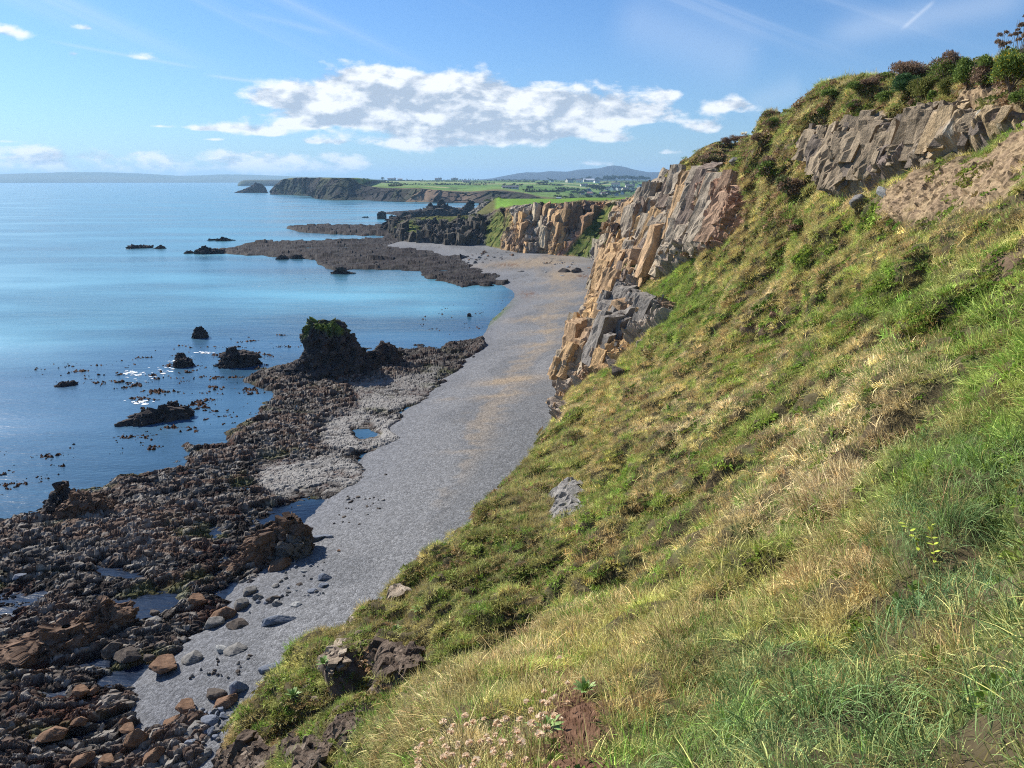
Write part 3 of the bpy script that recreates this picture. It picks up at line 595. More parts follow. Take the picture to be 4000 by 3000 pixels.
def hill_fields(x, y, z):
    px, py = to_pix(x, y, z); d = np.sqrt(x * x + y * y + (z - CZ) ** 2); sp = FPX / np.maximum(d, 1.5)
    w = fbm(x * .4, y * .4, z * .4, seed=401, oct=3)
    rk = np.full(x.shape, -9.); tone = np.zeros(x.shape, int)
    for i, (p, t) in enumerate(ROCKS):
        s = inpoly(px, py, p) / sp + w * lerp(.25, 1.4, np.clip(d / 90, 0, 1)) * 1.0
        tone = np.where(s > rk, i, tone); rk = np.maximum(rk, s)
    rock = sstep(-.12, .2, rk)
    def pm(p, k=.6, wn=1.): return sstep(-k, k, inpoly(px, py, p) / sp + w * wn * np.clip(d / 20, .3, 3))
    return px, py, d, rock, tone, pm, w, rk
def build_hill():
    nr, nc = 1350, 1350
    rows = np.empty((nr, NTH)); lrf = _lr; phi = np.arctan(_T)
    for i in range(NTH):
        ph = phi[:, i]; run = np.maximum.accumulate(ph); vis = (ph >= run - .012)
        ds = np.abs(np.diff(ph)) * np.where(vis[1:], 1., .15) + np.diff(lrf) * np.where(vis[1:], .07, .012)
        s = np.concatenate(([0], np.cumsum(ds))); rows[:, i] = np.interp(np.linspace(0, s[-1], nr), s, lrf)
    for _ in range(4): rows[:, 1:-1] = (rows[:, :-2] + 2 * rows[:, 1:-1] + rows[:, 2:]) / 4
    th = np.linspace(TH0, TH1, nc); a = (th - TH0) / (TH1 - TH0) * (NTH - 1); i = np.minimum(a.astype(int), NTH - 2); f = a - i
    LR = rows[:, i] * (1 - f) + rows[:, i + 1] * f; TH = np.broadcast_to(th, LR.shape)
    r = np.exp(LR); T = bil(_T, TH, LR); x = r * np.sin(TH); y = r * np.cos(TH); z = CZ + T * r
    px, py, d, rock, tone, pm, w, rks = hill_fields(x, y, z)
    P = np.stack((x, y, z), -1); N = grid_normals(P); N *= np.sign(N[..., 2:3] + 1e-9)
    for _ in range(22):
        N[1:-1] = (N[:-2] + N[1:-1] + N[2:]) / 3; N[:, 1:-1] = (N[:, :-2] + N[:, 1:-1] + N[:, 2:]) / 3
    N /= np.linalg.norm(N, axis=-1, keepdims=True)
    far = np.clip(d / 60, 0, 1)
    # turf: mounds, gullies running downslope, small hummocks
    g = np.stack((N[..., 0], N[..., 1]), -1)
    mound = fbm(x * .22, y * .22, z * .3, seed=411, oct=4); hum = fbm(x * .9, y * .9, z * .9, seed=413, oct=3)
    dn = x * .80 - y * .20; al = x * .2 + y * .8
    gul = fbm(al * .16 + w * .5, dn * .05, z * .03, seed=417, oct=3, ridged=True)
    amp = lerp(.05, 1.15, np.clip(d / 38, 0, 1))
    holes = sstep(.30, .55, fbm(x * .33, y * .33, z * .33, seed=421, oct=3))
    bl1 = 1 - 2.2 * np.abs(perlin(dn * .16 + w * .6, al * .34 + w * .3, z * .1, seed=423)); bl2 = 1 - 2.2 * np.abs(perlin(dn * .42 + w * .5, al * .85, z * .3, seed=425)); bl3 = np.abs(perlin(dn * .9, al * 1.9, z * .6, seed=427))
    creases = np.maximum(bl1, 0) ** 3 * .75 + np.maximum(bl2, 0) ** 3 * .34
    holes = np.clip(np.maximum(holes, np.maximum(bl1, 0) ** 4 * .75), 0, 1)
    pits = np.zeros_like(x)
    for (ax, ay, sz, dp) in ((3430, 1640, .8, .55), (3380, 2180, .75, .5), (3340, 1880, .4, .3), (2960, 2150, .5, .3), (2580, 1540, 1.6, 1.), (2330, 1620, 1.5, 1.), (2740, 1330, 1.3, .9), (2160, 2130, 1.3, 1.1), (3000, 1240, 1.4, .9), (3460, 1080, 1.2, .8), (1960, 2370, 1.2, .8), (2760, 2560, .4, .22), (2560, 2200, .6, .35), (3450, 2620, .3, .16), (3900, 1180, .7, .4), (1500, 2480, 1.3, 1.1), (1230, 2700, 1.2, .9), (3820, 1950, .5, .35)):
        pp = np.hypot(px - ax, (py - ay)) ; kq = np.unravel_index(np.where(pp < 25, r, pp + 1e3).argmin(), pp.shape); c_ = P[kq]
        pits = np.maximum(pits, dp * np.exp(-(((x - c_[0]) / sz) ** 2 + ((y - c_[1]) / sz) ** 2 + ((z - c_[2]) / sz) ** 2)))
    holes = np.maximum(holes, sstep(.3, .9, pits / .5)); turf = - 1.5 * pits - lerp(.05, 1., np.clip(d / 18, 0, 1)) * creases + amp * .25 * bl3 + amp * (1.0 * mound + .55 * hum - .75 * np.maximum(gul - .25, 0)) + .05 * hum * sstep(2, 6, d) - holes * lerp(.06, 1.0, np.clip(d / 30, 0, 1))
    scr = np.maximum(pm(SCREE, .5, .5), pm(SCREE2, .5, .5))
    sel = (scr > .01) & (rock < .9)
    def fs(X, Y, Z, seed, tilt):
        o = [np.zeros(x.shape, np.float32) for _ in range(3)]; o[1] += 1
        for q, v in zip(o, facet(X[sel], Y[sel], Z[sel], seed=seed, tilt=tilt)): q[sel] = v
        return o
    sel = sel | ((tone >= 2) & (rks > -1))
    f3, e3, c3 = fs(x / .45, y / .45, z / .5, 53, 1.1); g1f, _, gc1 = fs(x / 1.6, y / 1.2, z / 2.6, 56, 1.); g2f, g2e, gc2 = fs(x / .6, y / .45, z / 1.1, 57, 1.1); g3f, _, gc3 = fs(x / .22, y / .2, z / .4, 58, 1.1); f4, e4, c4 = fs(x / .17, y / .17, z / .22, 54, 1.2)
    disp = np.where(tone < 2, lerp(turf, -.45 * np.clip(d / 30, .3, 1.6), sstep(-.9, .5, rks)), lerp(turf, -.05 + .10 * g1f + .08 * g2f + .05 * g3f, rock))
    disp = lerp(disp, .10 * f3 + .07 * f4 + .05 * hum, scr * (1 - rock))
    Nd = N.copy(); Nd[..., 2] = lerp(np.maximum(Nd[..., 2], .3), Nd[..., 2], rock); Nd /= np.linalg.norm(Nd, axis=-1, keepdims=True)
    ern = pm(EARTH[0], .12, .2); disp = disp + ern * (.03 * fbm(x * 7, y * 7, z * 7, seed=481, oct=4) + .012 * facet(x * 28, y * 28, seed=483)[0])
    edge = sstep(1.2, 2.2, r)
    P2 = P + Nd * (disp * edge)[..., None]
    # colours
    n1 = fbm(x * .5, y * .5, z * .5, seed=441, oct=4); n2 = fbm(x * 2.2, y * 2.2, z * 2.2, seed=443, oct=3)
    soil = lerp(C3(.055, .040, .025), C3(.10, .085, .045), np.clip(n1 + .5, 0, 1)[..., None])
    soil = cmix(soil, C3(.10, .12, .04), sstep(0, .4, n2) * .7)
    er = np.maximum(pm(EARTH[0], .12, .2), pm(EARTH[1], 1., 1.)); soil = cmix(soil, lerp(lerp(C3(.085, .042, .026), C3(.17, .095, .062), np.clip(.5 + fbm(x * 9, y * 9, seed=485, oct=4) * 1.3, 0, 1)[..., None]), C3(.16, .125, .095), (d > 50)[..., None] * 1.), er * .9)
    er2 = np.zeros_like(er)
    for p_ in EARTH2: er2 = np.maximum(er2, pm(p_, .4, 1.2))
    er2 = er2 * sstep(-.2, .1, n2)
    soil = cmix(soil, lerp(C3(.15, .10, .07), C3(.24, .19, .15), c3[..., None]), er2 * .9)
    soil = cmix(soil, lerp(C3(.34, .25, .15), C3(.24, .17, .11), (c3)[..., None]), scr * .95)
    col = soil
    small = (tone >= 2) & (rock > .5)
    src = np.where((tone == 2)[..., None], lerp(C3(.16, .15, .14), C3(.27, .25, .235), gc2[..., None]), np.where((tone == 3)[..., None], lerp(C3(.25, .20, .15), C3(.40, .33, .25), gc3[..., None]), lerp(C3(.095, .075, .06), C3(.20, .16, .125), gc2[..., None])))
    col = np.where(small[..., None], src * (1 - .5 * sstep(.08, 0, g2e) - .2 * n2)[..., None], col)
    deep = (rks[:-1, :-1] > 1.2) & (tone[:-1, :-1] < 2)
    vis = (z[:-1, :-1] > -3.) & ~deep & ~((r[:-1, :-1] > 135) & (TH[:-1, :-1] < azel(2240, 1300)[0]))
    G = grid_faces(nr, nc, vis)
    u, inv = np.unique(G.ravel(), return_inverse=True)
    tag(raw_mesh('hillside', P2.reshape(-1, 3)[u], inv.reshape(-1, 4), M['soil'], col=col.reshape(-1, 3)[u]), 'steep slope of earth and turf falling to the shingle', kind='structure')
    return dict(P=P2, N=N, rock=rock, scr=scr, er=np.maximum(er, er2 * .8), d=d, px=px, py=py, holes=holes, pm=pm, x=x, y=y, z=z, tone=tone, vis=vis, r=r)
HILL = build_hill()

def build_rock():
    # the bare faces are steep, so they get a sheet laid out by distance and height instead of by azimuth
    nr, nz = 1080, 430
    lr = np.linspace(math.log(17.), math.log(128.), nr); zz = np.linspace(-.5, 38.5, nz); T = np.empty((nr, nz))
    tab = np.stack([bil(_T, _th, np.full(NTH, q)) for q in lr])
    for i in range(nr): T[i] = np.interp(zz, np.maximum.accumulate(CZ + tab[i] * math.exp(lr[i])) + np.arange(NTH) * 1e-7, _th)
    r = np.exp(lr)[:, None] + 0 * T; z = zz[None] + 0 * T; x = r * np.sin(T); y = r * np.cos(T)
    px, py, d, rock, tone, pm, w, rks = hill_fields(x, y, z)
    P = np.stack((x, y, z), -1); N = grid_normals(P); N *= np.sign(-N[..., :1] + 1e-9)
    for _ in range(30):
        N[1:-1] = (N[:-2] + N[1:-1] + N[2:]) / 3; N[:, 1:-1] = (N[:, :-2] + N[:, 1:-1] + N[:, 2:]) / 3
    N /= np.linalg.norm(N, axis=-1, keepdims=True)
    # rock: slabs leaning over each other
    la = R(20); ux = x * math.cos(la) + z * math.sin(la); uz = -x * math.sin(la) + z * math.cos(la)
    yy = y + .32 * z; ux2 = ux + .6 * fbm(x * .15, y * .15, z * .15, seed=431, oct=2)
    crag = (tone == 1)
    k = np.where(crag, .35, np.where(tone == 0, 1., .45)); kk = k
    ex, ez = np.where(crag, 1.5, 2.3), np.where(crag, 4.2, 5.0)
    sel = rks > -1.5
    def fs(X, Y, Z, seed, tilt):
        o = [np.zeros(x.shape, np.float32) for _ in range(3)]; o[1] += 1
        for q, v in zip(o, facet(X[sel], Y[sel], Z[sel], seed=seed, tilt=tilt)): q[sel] = v
        return o
    f1, e1, c1 = fs(ux2 / ex, yy / 2.4, uz / (ez * 2.2), 51, .9)
    f2, e2, c2 = fs(ux2 / (ex * .6), yy / .95, uz / (ez * .75), 52, 1.)
    f3, e3, c3 = fs(x / .6, yy / .42, z / 1.3, 53, 1.1)
    f4, e4, c4 = fs(x / .2, yy / .17, z / .34, 54, 1.2)
    rd = kk * (1.15 * f1 + .62 * f2 + .24 * f3) + .05 * f4 * np.where(crag, 1, .6) - .5 * kk * sstep(.12, 0, e1) - .22 * kk * sstep(.12, 0, e2)
    rd = np.where(tone >= 2, rd * .6 + .1, rd)
    rd = rd + .25 * kk
    e = sstep(-.35, .45, rks)
    P2 = P + N * (lerp(-1.1, rd, e))[..., None]
    n1 = fbm(x * .5, y * .5, z * .5, seed=441, oct=4); n2 = fbm(x * 2.2, y * 2.2, z * 2.2, seed=443, oct=3)
    hgh = sstep(0, .6, n1 + .3)
    warm = lerp(C3(.33, .22, .14), C3(.45, .29, .135), np.clip(.5 + 1.6 * fbm(x * .12, y * .12, z * .12, seed=451, oct=4), 0, 1)[..., None])
    warm = cmix(warm, C3(.33, .29, .245), sstep(.35, .75, c1 + .3 * n1) * .75); warm = cmix(warm, C3(.15, .12, .105), sstep(.75, .95, c2) * .5)
    warm = cmix(warm, C3(.17, .165, .165), sstep(.2, .6, n1 - (py - 1250) * -.0006) * sstep(2330, 2480, px) * sstep(1100, 1300, py) * .7)
    warm = cmix(warm, C3(.34, .18, .12), sstep(2700, 2760, px) * .6)
    cragc = lerp(C3(.235, .195, .155), C3(.33, .26, .185), np.clip(.5 + 1.3 * n1, 0, 1)[..., None]); cragc = cmix(cragc, C3(.15, .115, .11), sstep(.6, .9, c1) * .6); cragc = cmix(cragc, C3(.42, .31, .17), sstep(3650, 3850, px) * sstep(.3, .7, c2) * .7)
    lich = sstep(.12, .06, fs(x * 2.6, y * 2.6, z * 2.6, 461, 0)[2]) * sstep(-.1, .3, n1); cragc = cmix(cragc, C3(.52, .52, .47), lich * .6)
    greyc = lerp(C3(.17, .16, .15), C3(.25, .235, .22), c2[..., None]); palec = lerp(C3(.40, .33, .25), C3(.28, .22, .17), c3[..., None]); darkc = lerp(C3(.15, .12, .095), C3(.24, .19, .15), c3[..., None])
    rc = np.where(crag[..., None], cragc, warm); tt = np.array([{'warm': 0, 'crag': 1, 'grey': 2, 'pale': 3, 'dark': 4}[t] for _, t in ROCKS])[tone]
    for q, c in ((2, greyc), (3, palec), (4, darkc)): rc = np.where((tt == q)[..., None], c, rc)
    rc = rc * (1 - .4 * sstep(.08, 0, e2) - .15 * n2)[..., None]
    # turf on the ledges
    ledge = sstep(.25, .6, fbm(x * .35, y * .35, z * .7, seed=471, oct=3)) * sstep(-.2, .3, n2) * (tone == 0) * sstep(900, 1050, py)
    rc = cmix(rc, C3(.10, .11, .04), ledge * .9)
    keep = ((rks > -.5) & (tone < 2))[:-1, :-1]
    F = grid_faces(nr, nz, keep); u, inv = np.unique(F.ravel(), return_inverse=True)
    tag(raw_mesh('cliff', P2.reshape(-1, 3)[u], inv.reshape(-1, 4), M['rock'], col=rc.reshape(-1, 3)[u]), 'bare orange and grey rock breaking out of the grassy hillside', kind='structure')
    return dict(P=P2, N=N, rks=rks, tone=tone, px=px, py=py, d=d)
def blocks(name, lab, C, Nn, S, col, mat, seed, lean=.3, sub=7, yaw=(0., .35), rough=.085):
    """jointed blocks standing out of a rock face: centres, outward normals, sizes (n,3), colours"""
    g = np.random.default_rng(seed); n = len(C); t = np.linspace(-1, 1, sub + 1); U, W = np.meshgrid(t, t); fs_ = []
    for ax in range(3):
        for sg in (-1, 1):
            q = np.zeros(U.shape + (3,)); q[..., ax] = sg; q[..., (ax + 1) % 3] = U * sg; q[..., (ax + 2) % 3] = W; fs_.append(q.reshape(-1, 3))
    B = np.concatenate(fs_); m = sub + 1; i = np.arange(m * m).reshape(m, m); q = np.stack((i[:-1, :-1], i[:-1, 1:], i[1:, 1:], i[1:, :-1]), -1).reshape(-1, 4); Fb = np.concatenate([q + k * m * m for k in range(6)])
    V = np.broadcast_to(B, (n,) + B.shape).copy()
    # chip the corners and taper every block its own way
    for k in range(5):
        nv = g.normal(size=(n, 3)); nv /= np.linalg.norm(nv, axis=1, keepdims=True); off = g.uniform(.95, 1.5, (n, 1)); dd = (V * nv[:, None]).sum(-1) - off; V -= np.maximum(dd, 0)[..., None] * nv[:, None]
    sk = g.normal(size=(n, 1, 3)) * .11; V = V + V[..., 2:3] * np.concatenate((sk[..., :2], 0 * sk[..., :1]), -1) + V[..., :1] * np.concatenate((0 * sk[..., :2], sk[..., 2:]), -1)
    V = V * S[:, None] * .5
    a = yaw[0] + g.normal(size=n) * yaw[1]; ca, sa = np.cos(a)[:, None], np.sin(a)[:, None]; X = V[..., 0] * ca - V[..., 1] * sa; Y = V[..., 0] * sa + V[..., 1] * ca; Z = V[..., 2]
    ln = lean + g.normal(size=n) * .06; ln = ln[:, None]; X2 = X + Z * ln * .9; Y2 = Y - Z * ln * .35
    P = np.stack((X2, Y2, Z), -1) + C[:, None]
    f1, e1, c1 = facet(P[..., 0] * 1.6 / rough / 16, P[..., 1] * 1.6 / rough / 16, P[..., 2] / rough / 16, seed=seed); P = P + Nn[:, None] * (f1 * rough * 2.2)[..., None]
    nn = fbm(P[..., 0] * .8, P[..., 1] * .8, P[..., 2] * .8, seed=seed + 2, oct=3)
    cc = col[:, None] * (1 + .35 * nn[..., None]) * (1 - .35 * sstep(.08, 0, e1)[..., None])
    F = (Fb[None] + (np.arange(n) * len(B))[:, None, None]).reshape(-1, 4)
    return tag(raw_mesh(name, P.reshape(-1, 3), F, mat, col=np.clip(cc, 0, .8).reshape(-1, 3)), lab, kind='structure')
RK = build_rock()
def cliff_blocks():
    g = np.random.default_rng(77); P, N = RK['P'], RK['N']; A_ = np.linalg.norm(np.cross(P[1:, :-1] - P[:-1, :-1], P[:-1, 1:] - P[:-1, :-1]), axis=-1)
    ok = (RK['rks'][:-1, :-1] > .15) & (RK['tone'][:-1, :-1] < 2); crag = RK['tone'][:-1, :-1] == 1; d = RK['d'][:-1, :-1]
    for nm, sel, dens, w, h_, lab, yw in (('cliff', ok & crag & (RK['rks'][:-1, :-1] > .3), 1.5, (.6, 1.35), (1.3, 3.0), 'leaning grey brown slabs of the upper crag', (.45, .14)), ('cliff', ok & ~crag & (RK['rks'][:-1, :-1] > .8), .20, (1.2, 3.2), (2.6, 6.5), 'orange and tan fractured blocks of the big cliff', (.45, .2)), ('cliff', ok & ~crag, .55, (.5, 1.3), (.7, 2.2), 'small broken rock between the large cliff blocks', (.45, .6))):
        lam = A_ * dens * sel * np.minimum(1, .5 + .5 * (nm != '')); ii = np.where(g.random(lam.shape) < np.minimum(lam, 1)); n = len(ii[0]); W = g.uniform(*w, n); Hh = g.uniform(*h_, n); Dp = g.uniform(.5, 1., n) * W
        edge = np.clip((RK['rks'][:-1, :-1][ii] - .1) / (1.3 if w[1] == 1.35 else 1.9), .3, 1); W *= edge; Hh *= edge; Dp *= edge
        S = np.stack((Dp, W, Hh), -1); C = P[ii] - N[ii] * (Dp * .22)[:, None]; px = RK['px'][ii]; py = RK['py'][ii]; q = g.random(n)[:, None]
        wn = np.clip(.5 + 1.6 * fbm(C[:, 0] * .12, C[:, 1] * .12, C[:, 2] * .12, seed=451, oct=4), 0, 1)[:, None]
        if w[1] == 1.35:
            col = lerp(C3(.24, .19, .135), C3(.33, .26, .18), wn); col = col * lerp(.85, 1.15, g.random((n, 1))); col = np.where(q > .9, C3(.17, .14, .115), col); col = np.where((px > 3650)[:, None] & (q < .6), C3(.40, .30, .185), col)
        else:
            col = lerp(C3(.36, .25, .165), C3(.47, .31, .155), wn); col = np.where(q < .18, C3(.36, .295, .21), col); col = np.where(q > .93, C3(.20, .155, .125), col); col = np.where(((px > 2800) & (py > 700))[:, None], C3(.35, .235, .16), col); col = np.where(((px > 2460) & (px < 2800) & (py < 1000))[:, None] & (q < .75), C3(.33, .275, .21), col); col = col * lerp(.85, 1.15, g.random((n, 1)))
            lowgrey = ((py > 1150) & (px > 2370 - (py - 1250) * .35))[:, None]; col = np.where(lowgrey & (q < .8), C3(.21, .19, .17), col)
        blocks(nm, lab, C, N[ii], S, np.asarray(col, np.float32), M['rock'], 300 + int(w[1] * 10), yaw=yw)
        print('BLOCKS', n)
    hr = HILL; ok = (hr['tone'] >= 2) & (hr['rock'] > .6) & (hr['r'] < 60); ok[-1] = False; ok[:, -1] = False; P = hr['P']
    A_ = np.linalg.norm(np.cross(np.gradient(P, axis=0), np.gradient(P, axis=1)), axis=-1); ii = np.where(ok & (g.random(A_.shape) < np.minimum(A_ * 12., 1))); n = len(ii[0])
    W = g.uniform(.14, .5, n) * np.clip(hr['d'][ii] / 28, .5, 1.2); S = np.stack((W * .8, W, W * g.uniform(.8, 2.0, n)), -1); q = g.random((n, 1)); tn = hr['tone'][ii][:, None]; kd = np.array([{'warm': 0, 'crag': 1, 'grey': 2, 'pale': 3, 'dark': 4}[t] for _, t in ROCKS])[tn]
    col = np.where(kd == 2, lerp(C3(.20, .19, .175), C3(.31, .29, .27), q), np.where(kd == 3, lerp(C3(.27, .215, .16), C3(.42, .35, .27), q), lerp(C3(.075, .055, .042), C3(.17, .13, .10), q)))
    Nn = np.broadcast_to(np.array((-.6, -.35, .6)), (n, 3)); blocks('cliff', 'small ribs of bare rock showing through the turf above the shingle', P[ii] - Nn * (W * .3)[:, None], Nn, S, np.asarray(col, np.float32), M['rock'], 390, lean=.5, sub=4, yaw=(.5, .5), rough=.03)
cliff_blocks()
# ------------------------------------------------------------------ far coast, near field, hills
def catmull(A, n, axis):
    A = np.moveaxis(np.asarray(A, float), axis, 0); m = len(A); t = np.linspace(0, m - 1, n); i = np.minimum(t.astype(int), m - 2); f = (t - i).reshape((-1,) + (1,) * (A.ndim - 1))
    g = lambda k: A[np.clip(k, 0, m - 1)]
    p0, p1, p2, p3 = g(i - 1), g(i), g(i + 1), g(i + 2)
    s = .5
    m1, m2 = (p2 - p0) * s, (p3 - p1) * s
    r = (2 * f ** 3 - 3 * f ** 2 + 1) * p1 + (f ** 3 - 2 * f ** 2 + f) * m1 + (-2 * f ** 3 + 3 * f ** 2) * p2 + (f ** 3 - f ** 2) * m2
    return np.moveaxis(r, 0, axis)
def patch(rows, ncol, per):
    """rows: control grid [row][col] of points; per: how many mesh rows between each two control rows"""
    G = np.array(rows, float); G = catmull(G, ncol, 1)
    out = []; m = len(G)
    V = np.arange(m)
    tt = np.concatenate([np.linspace(i, i + 1, n, endpoint=False) for i, n in enumerate(per)] + [[m - 1.]])
    i = np.minimum(tt.astype(int), m - 2); f = (tt - i).reshape(-1, 1, 1)
    P = G[i] * (1 - f) + G[i + 1] * f
    return P, tt
def toe(px, py, z=0.):
    p = P_z(px, py, z); return p, math.hypot(p[0], p[1])

def build_near_coast():
    cols = [((1535, 915), (1532, 897), (1528, 884), (1535, 870)), ((1575, 940), (1565, 905), (1560, 880), (1590, 862)), ((1620, 952), (1610, 905), (1605, 874), (1620, 854)), ((1680, 956), (1678, 915), (1668, 880), (1680, 850)),
            ((1740, 962), (1730, 900), (1725, 866), (1740, 850)), ((1790, 968), (1800, 900), (1800, 860), (1810, 847)), ((1840, 967), (1845, 905), (1848, 856), (1850, 842)), ((1881, 966), (1895, 900), (1905, 848), (1924, 829)),
            ((1935, 977), (1950, 900), (1960, 842), (1965, 820)), ((1989, 989), (1990, 900), (1995, 825), (2000, 812)), ((2040, 997), (2045, 900), (2048, 817), (2050, 808)), ((2098, 1000), (2098, 900), (2098, 812), (2098, 803)),
            ((2170, 1009), (2155, 900), (2150, 809), (2150, 800)), ((2230, 1014), (2225, 900), (2212, 806), (2206, 796)), ((2268, 1018), (2290, 900), (2264, 800), (2261, 787)), ((2300, 1029), (2345, 920), (2332, 800), (2325, 786)),
            ((2333, 1045), (2390, 920), (2402, 800), (2387, 785)), ((2400, 1100), (2440, 960), (2460, 820), (2450, 776)), ((2600, 1150), (2640, 960), (2640, 820), (2640, 760))]
    rows = [[] for _ in range(8)]
    for (a, b, c, d) in cols:
        t, r = toe(*a, 1.2); t = t.copy(); rows[1].append(t); f = t * 1.0; f[2] = -4; rows[0].append(f)
        promo = a[0] < 1900; rr = 56 if promo else 16; k = min(1, max(0, (a[0] - 1880) / 100))
        rr = lerp(40, 15, k)
        if a[0] > 2280: rr = 30
        rows[2].append(P_r(*b, r + rr * .35)); rows[3].append(P_r(*c, r + rr)); rim = P_r(*d, r + rr + lerp(26, 3, k)); rows[4].append(rim)
        bx = lerp(d[0] + 10, d[0], k)
        if a[0] < 1880: q = rim * 1.06; q[2] = rim[2] - .8; rows[5].append(q); q = rim * 1.10; q[2] = 3; rows[6].append(q); q = rim * 1.12; q[2] = -4; rows[7].append(q)
        else:
            pyb = 776 if d[0] < 2250 else 772
            q = P_r(max(d[0], 1935), min(pyb, d[1] - 6), 455.); rows[5].append(q); q2 = q * 1.03; q2[2] = q[2] - .8; rows[6].append(q2); q3 = q * 1.2; q3[2] = -4; rows[7].append(q3)
    P, tt = patch(rows, 820, (6, 90, 130, 40, 80, 10, 10))
    x, y, z = P[..., 0], P[..., 1], P[..., 2]; px, py = to_pix(x, y, z)
    N = grid_normals(P); s = np.sign((N * (np.array([0, 0, 60]) - P)).sum(-1, keepdims=True)); N = N * s
    w = fbm(x * .05, y * .05, z * .05, seed=501, oct=3)
    def pm(poly, k=1.5, wn=2.): return sstep(-k, k, inpoly(px, py, poly) / 9. + w * wn)
    row = tt[:, None] + 0 * x
    green = sstep(3.75, 4.1, row + .25 * w)
    strip = pm([(2190, 1000), (2290, 1010), (2330, 960), (2420, 870), (2450, 790), (2400, 785), (2330, 850), (2230, 960)], 1., 1.5)
    gl = np.maximum(pm([(1900, 960), (1960, 965), (1975, 900), (1985, 830), (1940, 830), (1900, 880)], 1., 3.), pm([(1545, 895), (1565, 872), (1610, 864), (1640, 880), (1655, 925), (1600, 915)], 1., 3.))
    gl = np.maximum(gl, strip); gl = np.maximum(gl, pm([(1610, 862), (1640, 842), (1850, 835), (1860, 862), (1700, 868)], 1., 1.5))
    talus = pm([(2150, 1012), (2250, 1010), (2330, 880), (2400, 810), (2360, 820), (2290, 880)], 1., .6)
    rock = (1 - np.maximum(green, gl * .9))
    f1, e1, c1 = facet(x / 8., y / 8., z / 12., seed=61); f2, e2, c2 = facet(x / 3., y / 3., z / 4.5, seed=62); f3, e3, c3 = facet(x / 1.2, y / 1.2, z / 1.7, seed=63)
    dd = (1.9 * f1 + 1.15 * f2 + .5 * f3 - .5 * sstep(.12, 0, e2)) * rock * sstep(.9, 1.4, row) * lerp(1, .35, talus) + (1.0 * w + .4 * f2) * gl + .12 * w * green
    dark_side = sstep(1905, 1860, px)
    P = P + N * dd[..., None]
    n1 = fbm(x * .12, y * .12, z * .12, seed=511, oct=4); n2 = fbm(x * .5, y * .5, z * .5, seed=513, oct=3)
    col = lerp(C3(.37, .25, .155), C3(.46, .30, .15), np.clip(.5 + 1.5 * n1, 0, 1)[..., None])
    col = cmix(col, C3(.34, .29, .23), sstep(.5, .8, c1 + .3 * n2)); col = cmix(col, C3(.17, .135, .12), sstep(.72, .95, c2) * .6)
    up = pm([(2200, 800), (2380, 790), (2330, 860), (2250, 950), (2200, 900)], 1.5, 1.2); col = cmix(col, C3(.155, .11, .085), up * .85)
    col = cmix(col, C3(.44, .24, .135), pm([(2330, 790), (2400, 790), (2390, 830), (2340, 850)], 1, .6))
    col = cmix(col, C3(.36, .20, .13), talus * .9)
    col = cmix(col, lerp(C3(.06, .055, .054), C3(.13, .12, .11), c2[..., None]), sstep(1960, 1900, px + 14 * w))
    col = cmix(col, C3(.20, .20, .20), pm([(2240, 1030), (2290, 960), (2340, 990), (2350, 1050)], 1., 1.) * .8)
    col = cmix(col, lerp(C3(.055, .095, .022), C3(.14, .14, .045), np.clip(.5 + 1.4 * n2, 0, 1)[..., None]), gl)
    fld = lerp(C3(.10, .20, .03), C3(.15, .25, .045), np.clip(.5 + n1 * 1.4, 0, 1)[..., None])
    edge = lerp(C3(.13, .12, .05), C3(.08, .09, .03), np.clip(.5 + n2, 0, 1)[..., None])
    col = lerp(col, lerp(edge, fld, sstep(4.12, 4.25, row + .12 * w)[..., None] * sstep(1925, 1945, px)[..., None]), green[..., None])
    col *= (1 + .3 * n2 * (1 - green))[..., None]
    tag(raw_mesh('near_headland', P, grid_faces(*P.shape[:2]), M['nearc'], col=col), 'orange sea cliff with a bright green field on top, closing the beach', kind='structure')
    g = np.random.default_rng(5); ok = (rock > .85) & (row > 1.05) & (row < 2.75) & (px > 1500) & (px < 2480); A_ = np.linalg.norm(np.cross(np.gradient(P, axis=0), np.gradient(P, axis=1)), axis=-1)
    ii = np.where((g.random(A_.shape) < np.minimum(A_ * .028, 1)) & ok); n = len(ii[0]); W = g.uniform(1.8, 5., n); S = np.stack((W * .7, W, g.uniform(1.4, 2.6, n) * W), -1)
    blocks('cliff', 'jointed rock ribs of the cliff that closes the beach', P[ii] - N[ii] * (W * .27)[:, None], N[ii], S, np.clip(col[ii] * np.where(px[ii] > 1950, 1.3, .95)[:, None] * np.array((1.04, 1., .88)), 0, .7), M['nearc'], 340, lean=.12, sub=5, yaw=(.36, .16), rough=.16)
    return P
NEARC = build_near_coast()

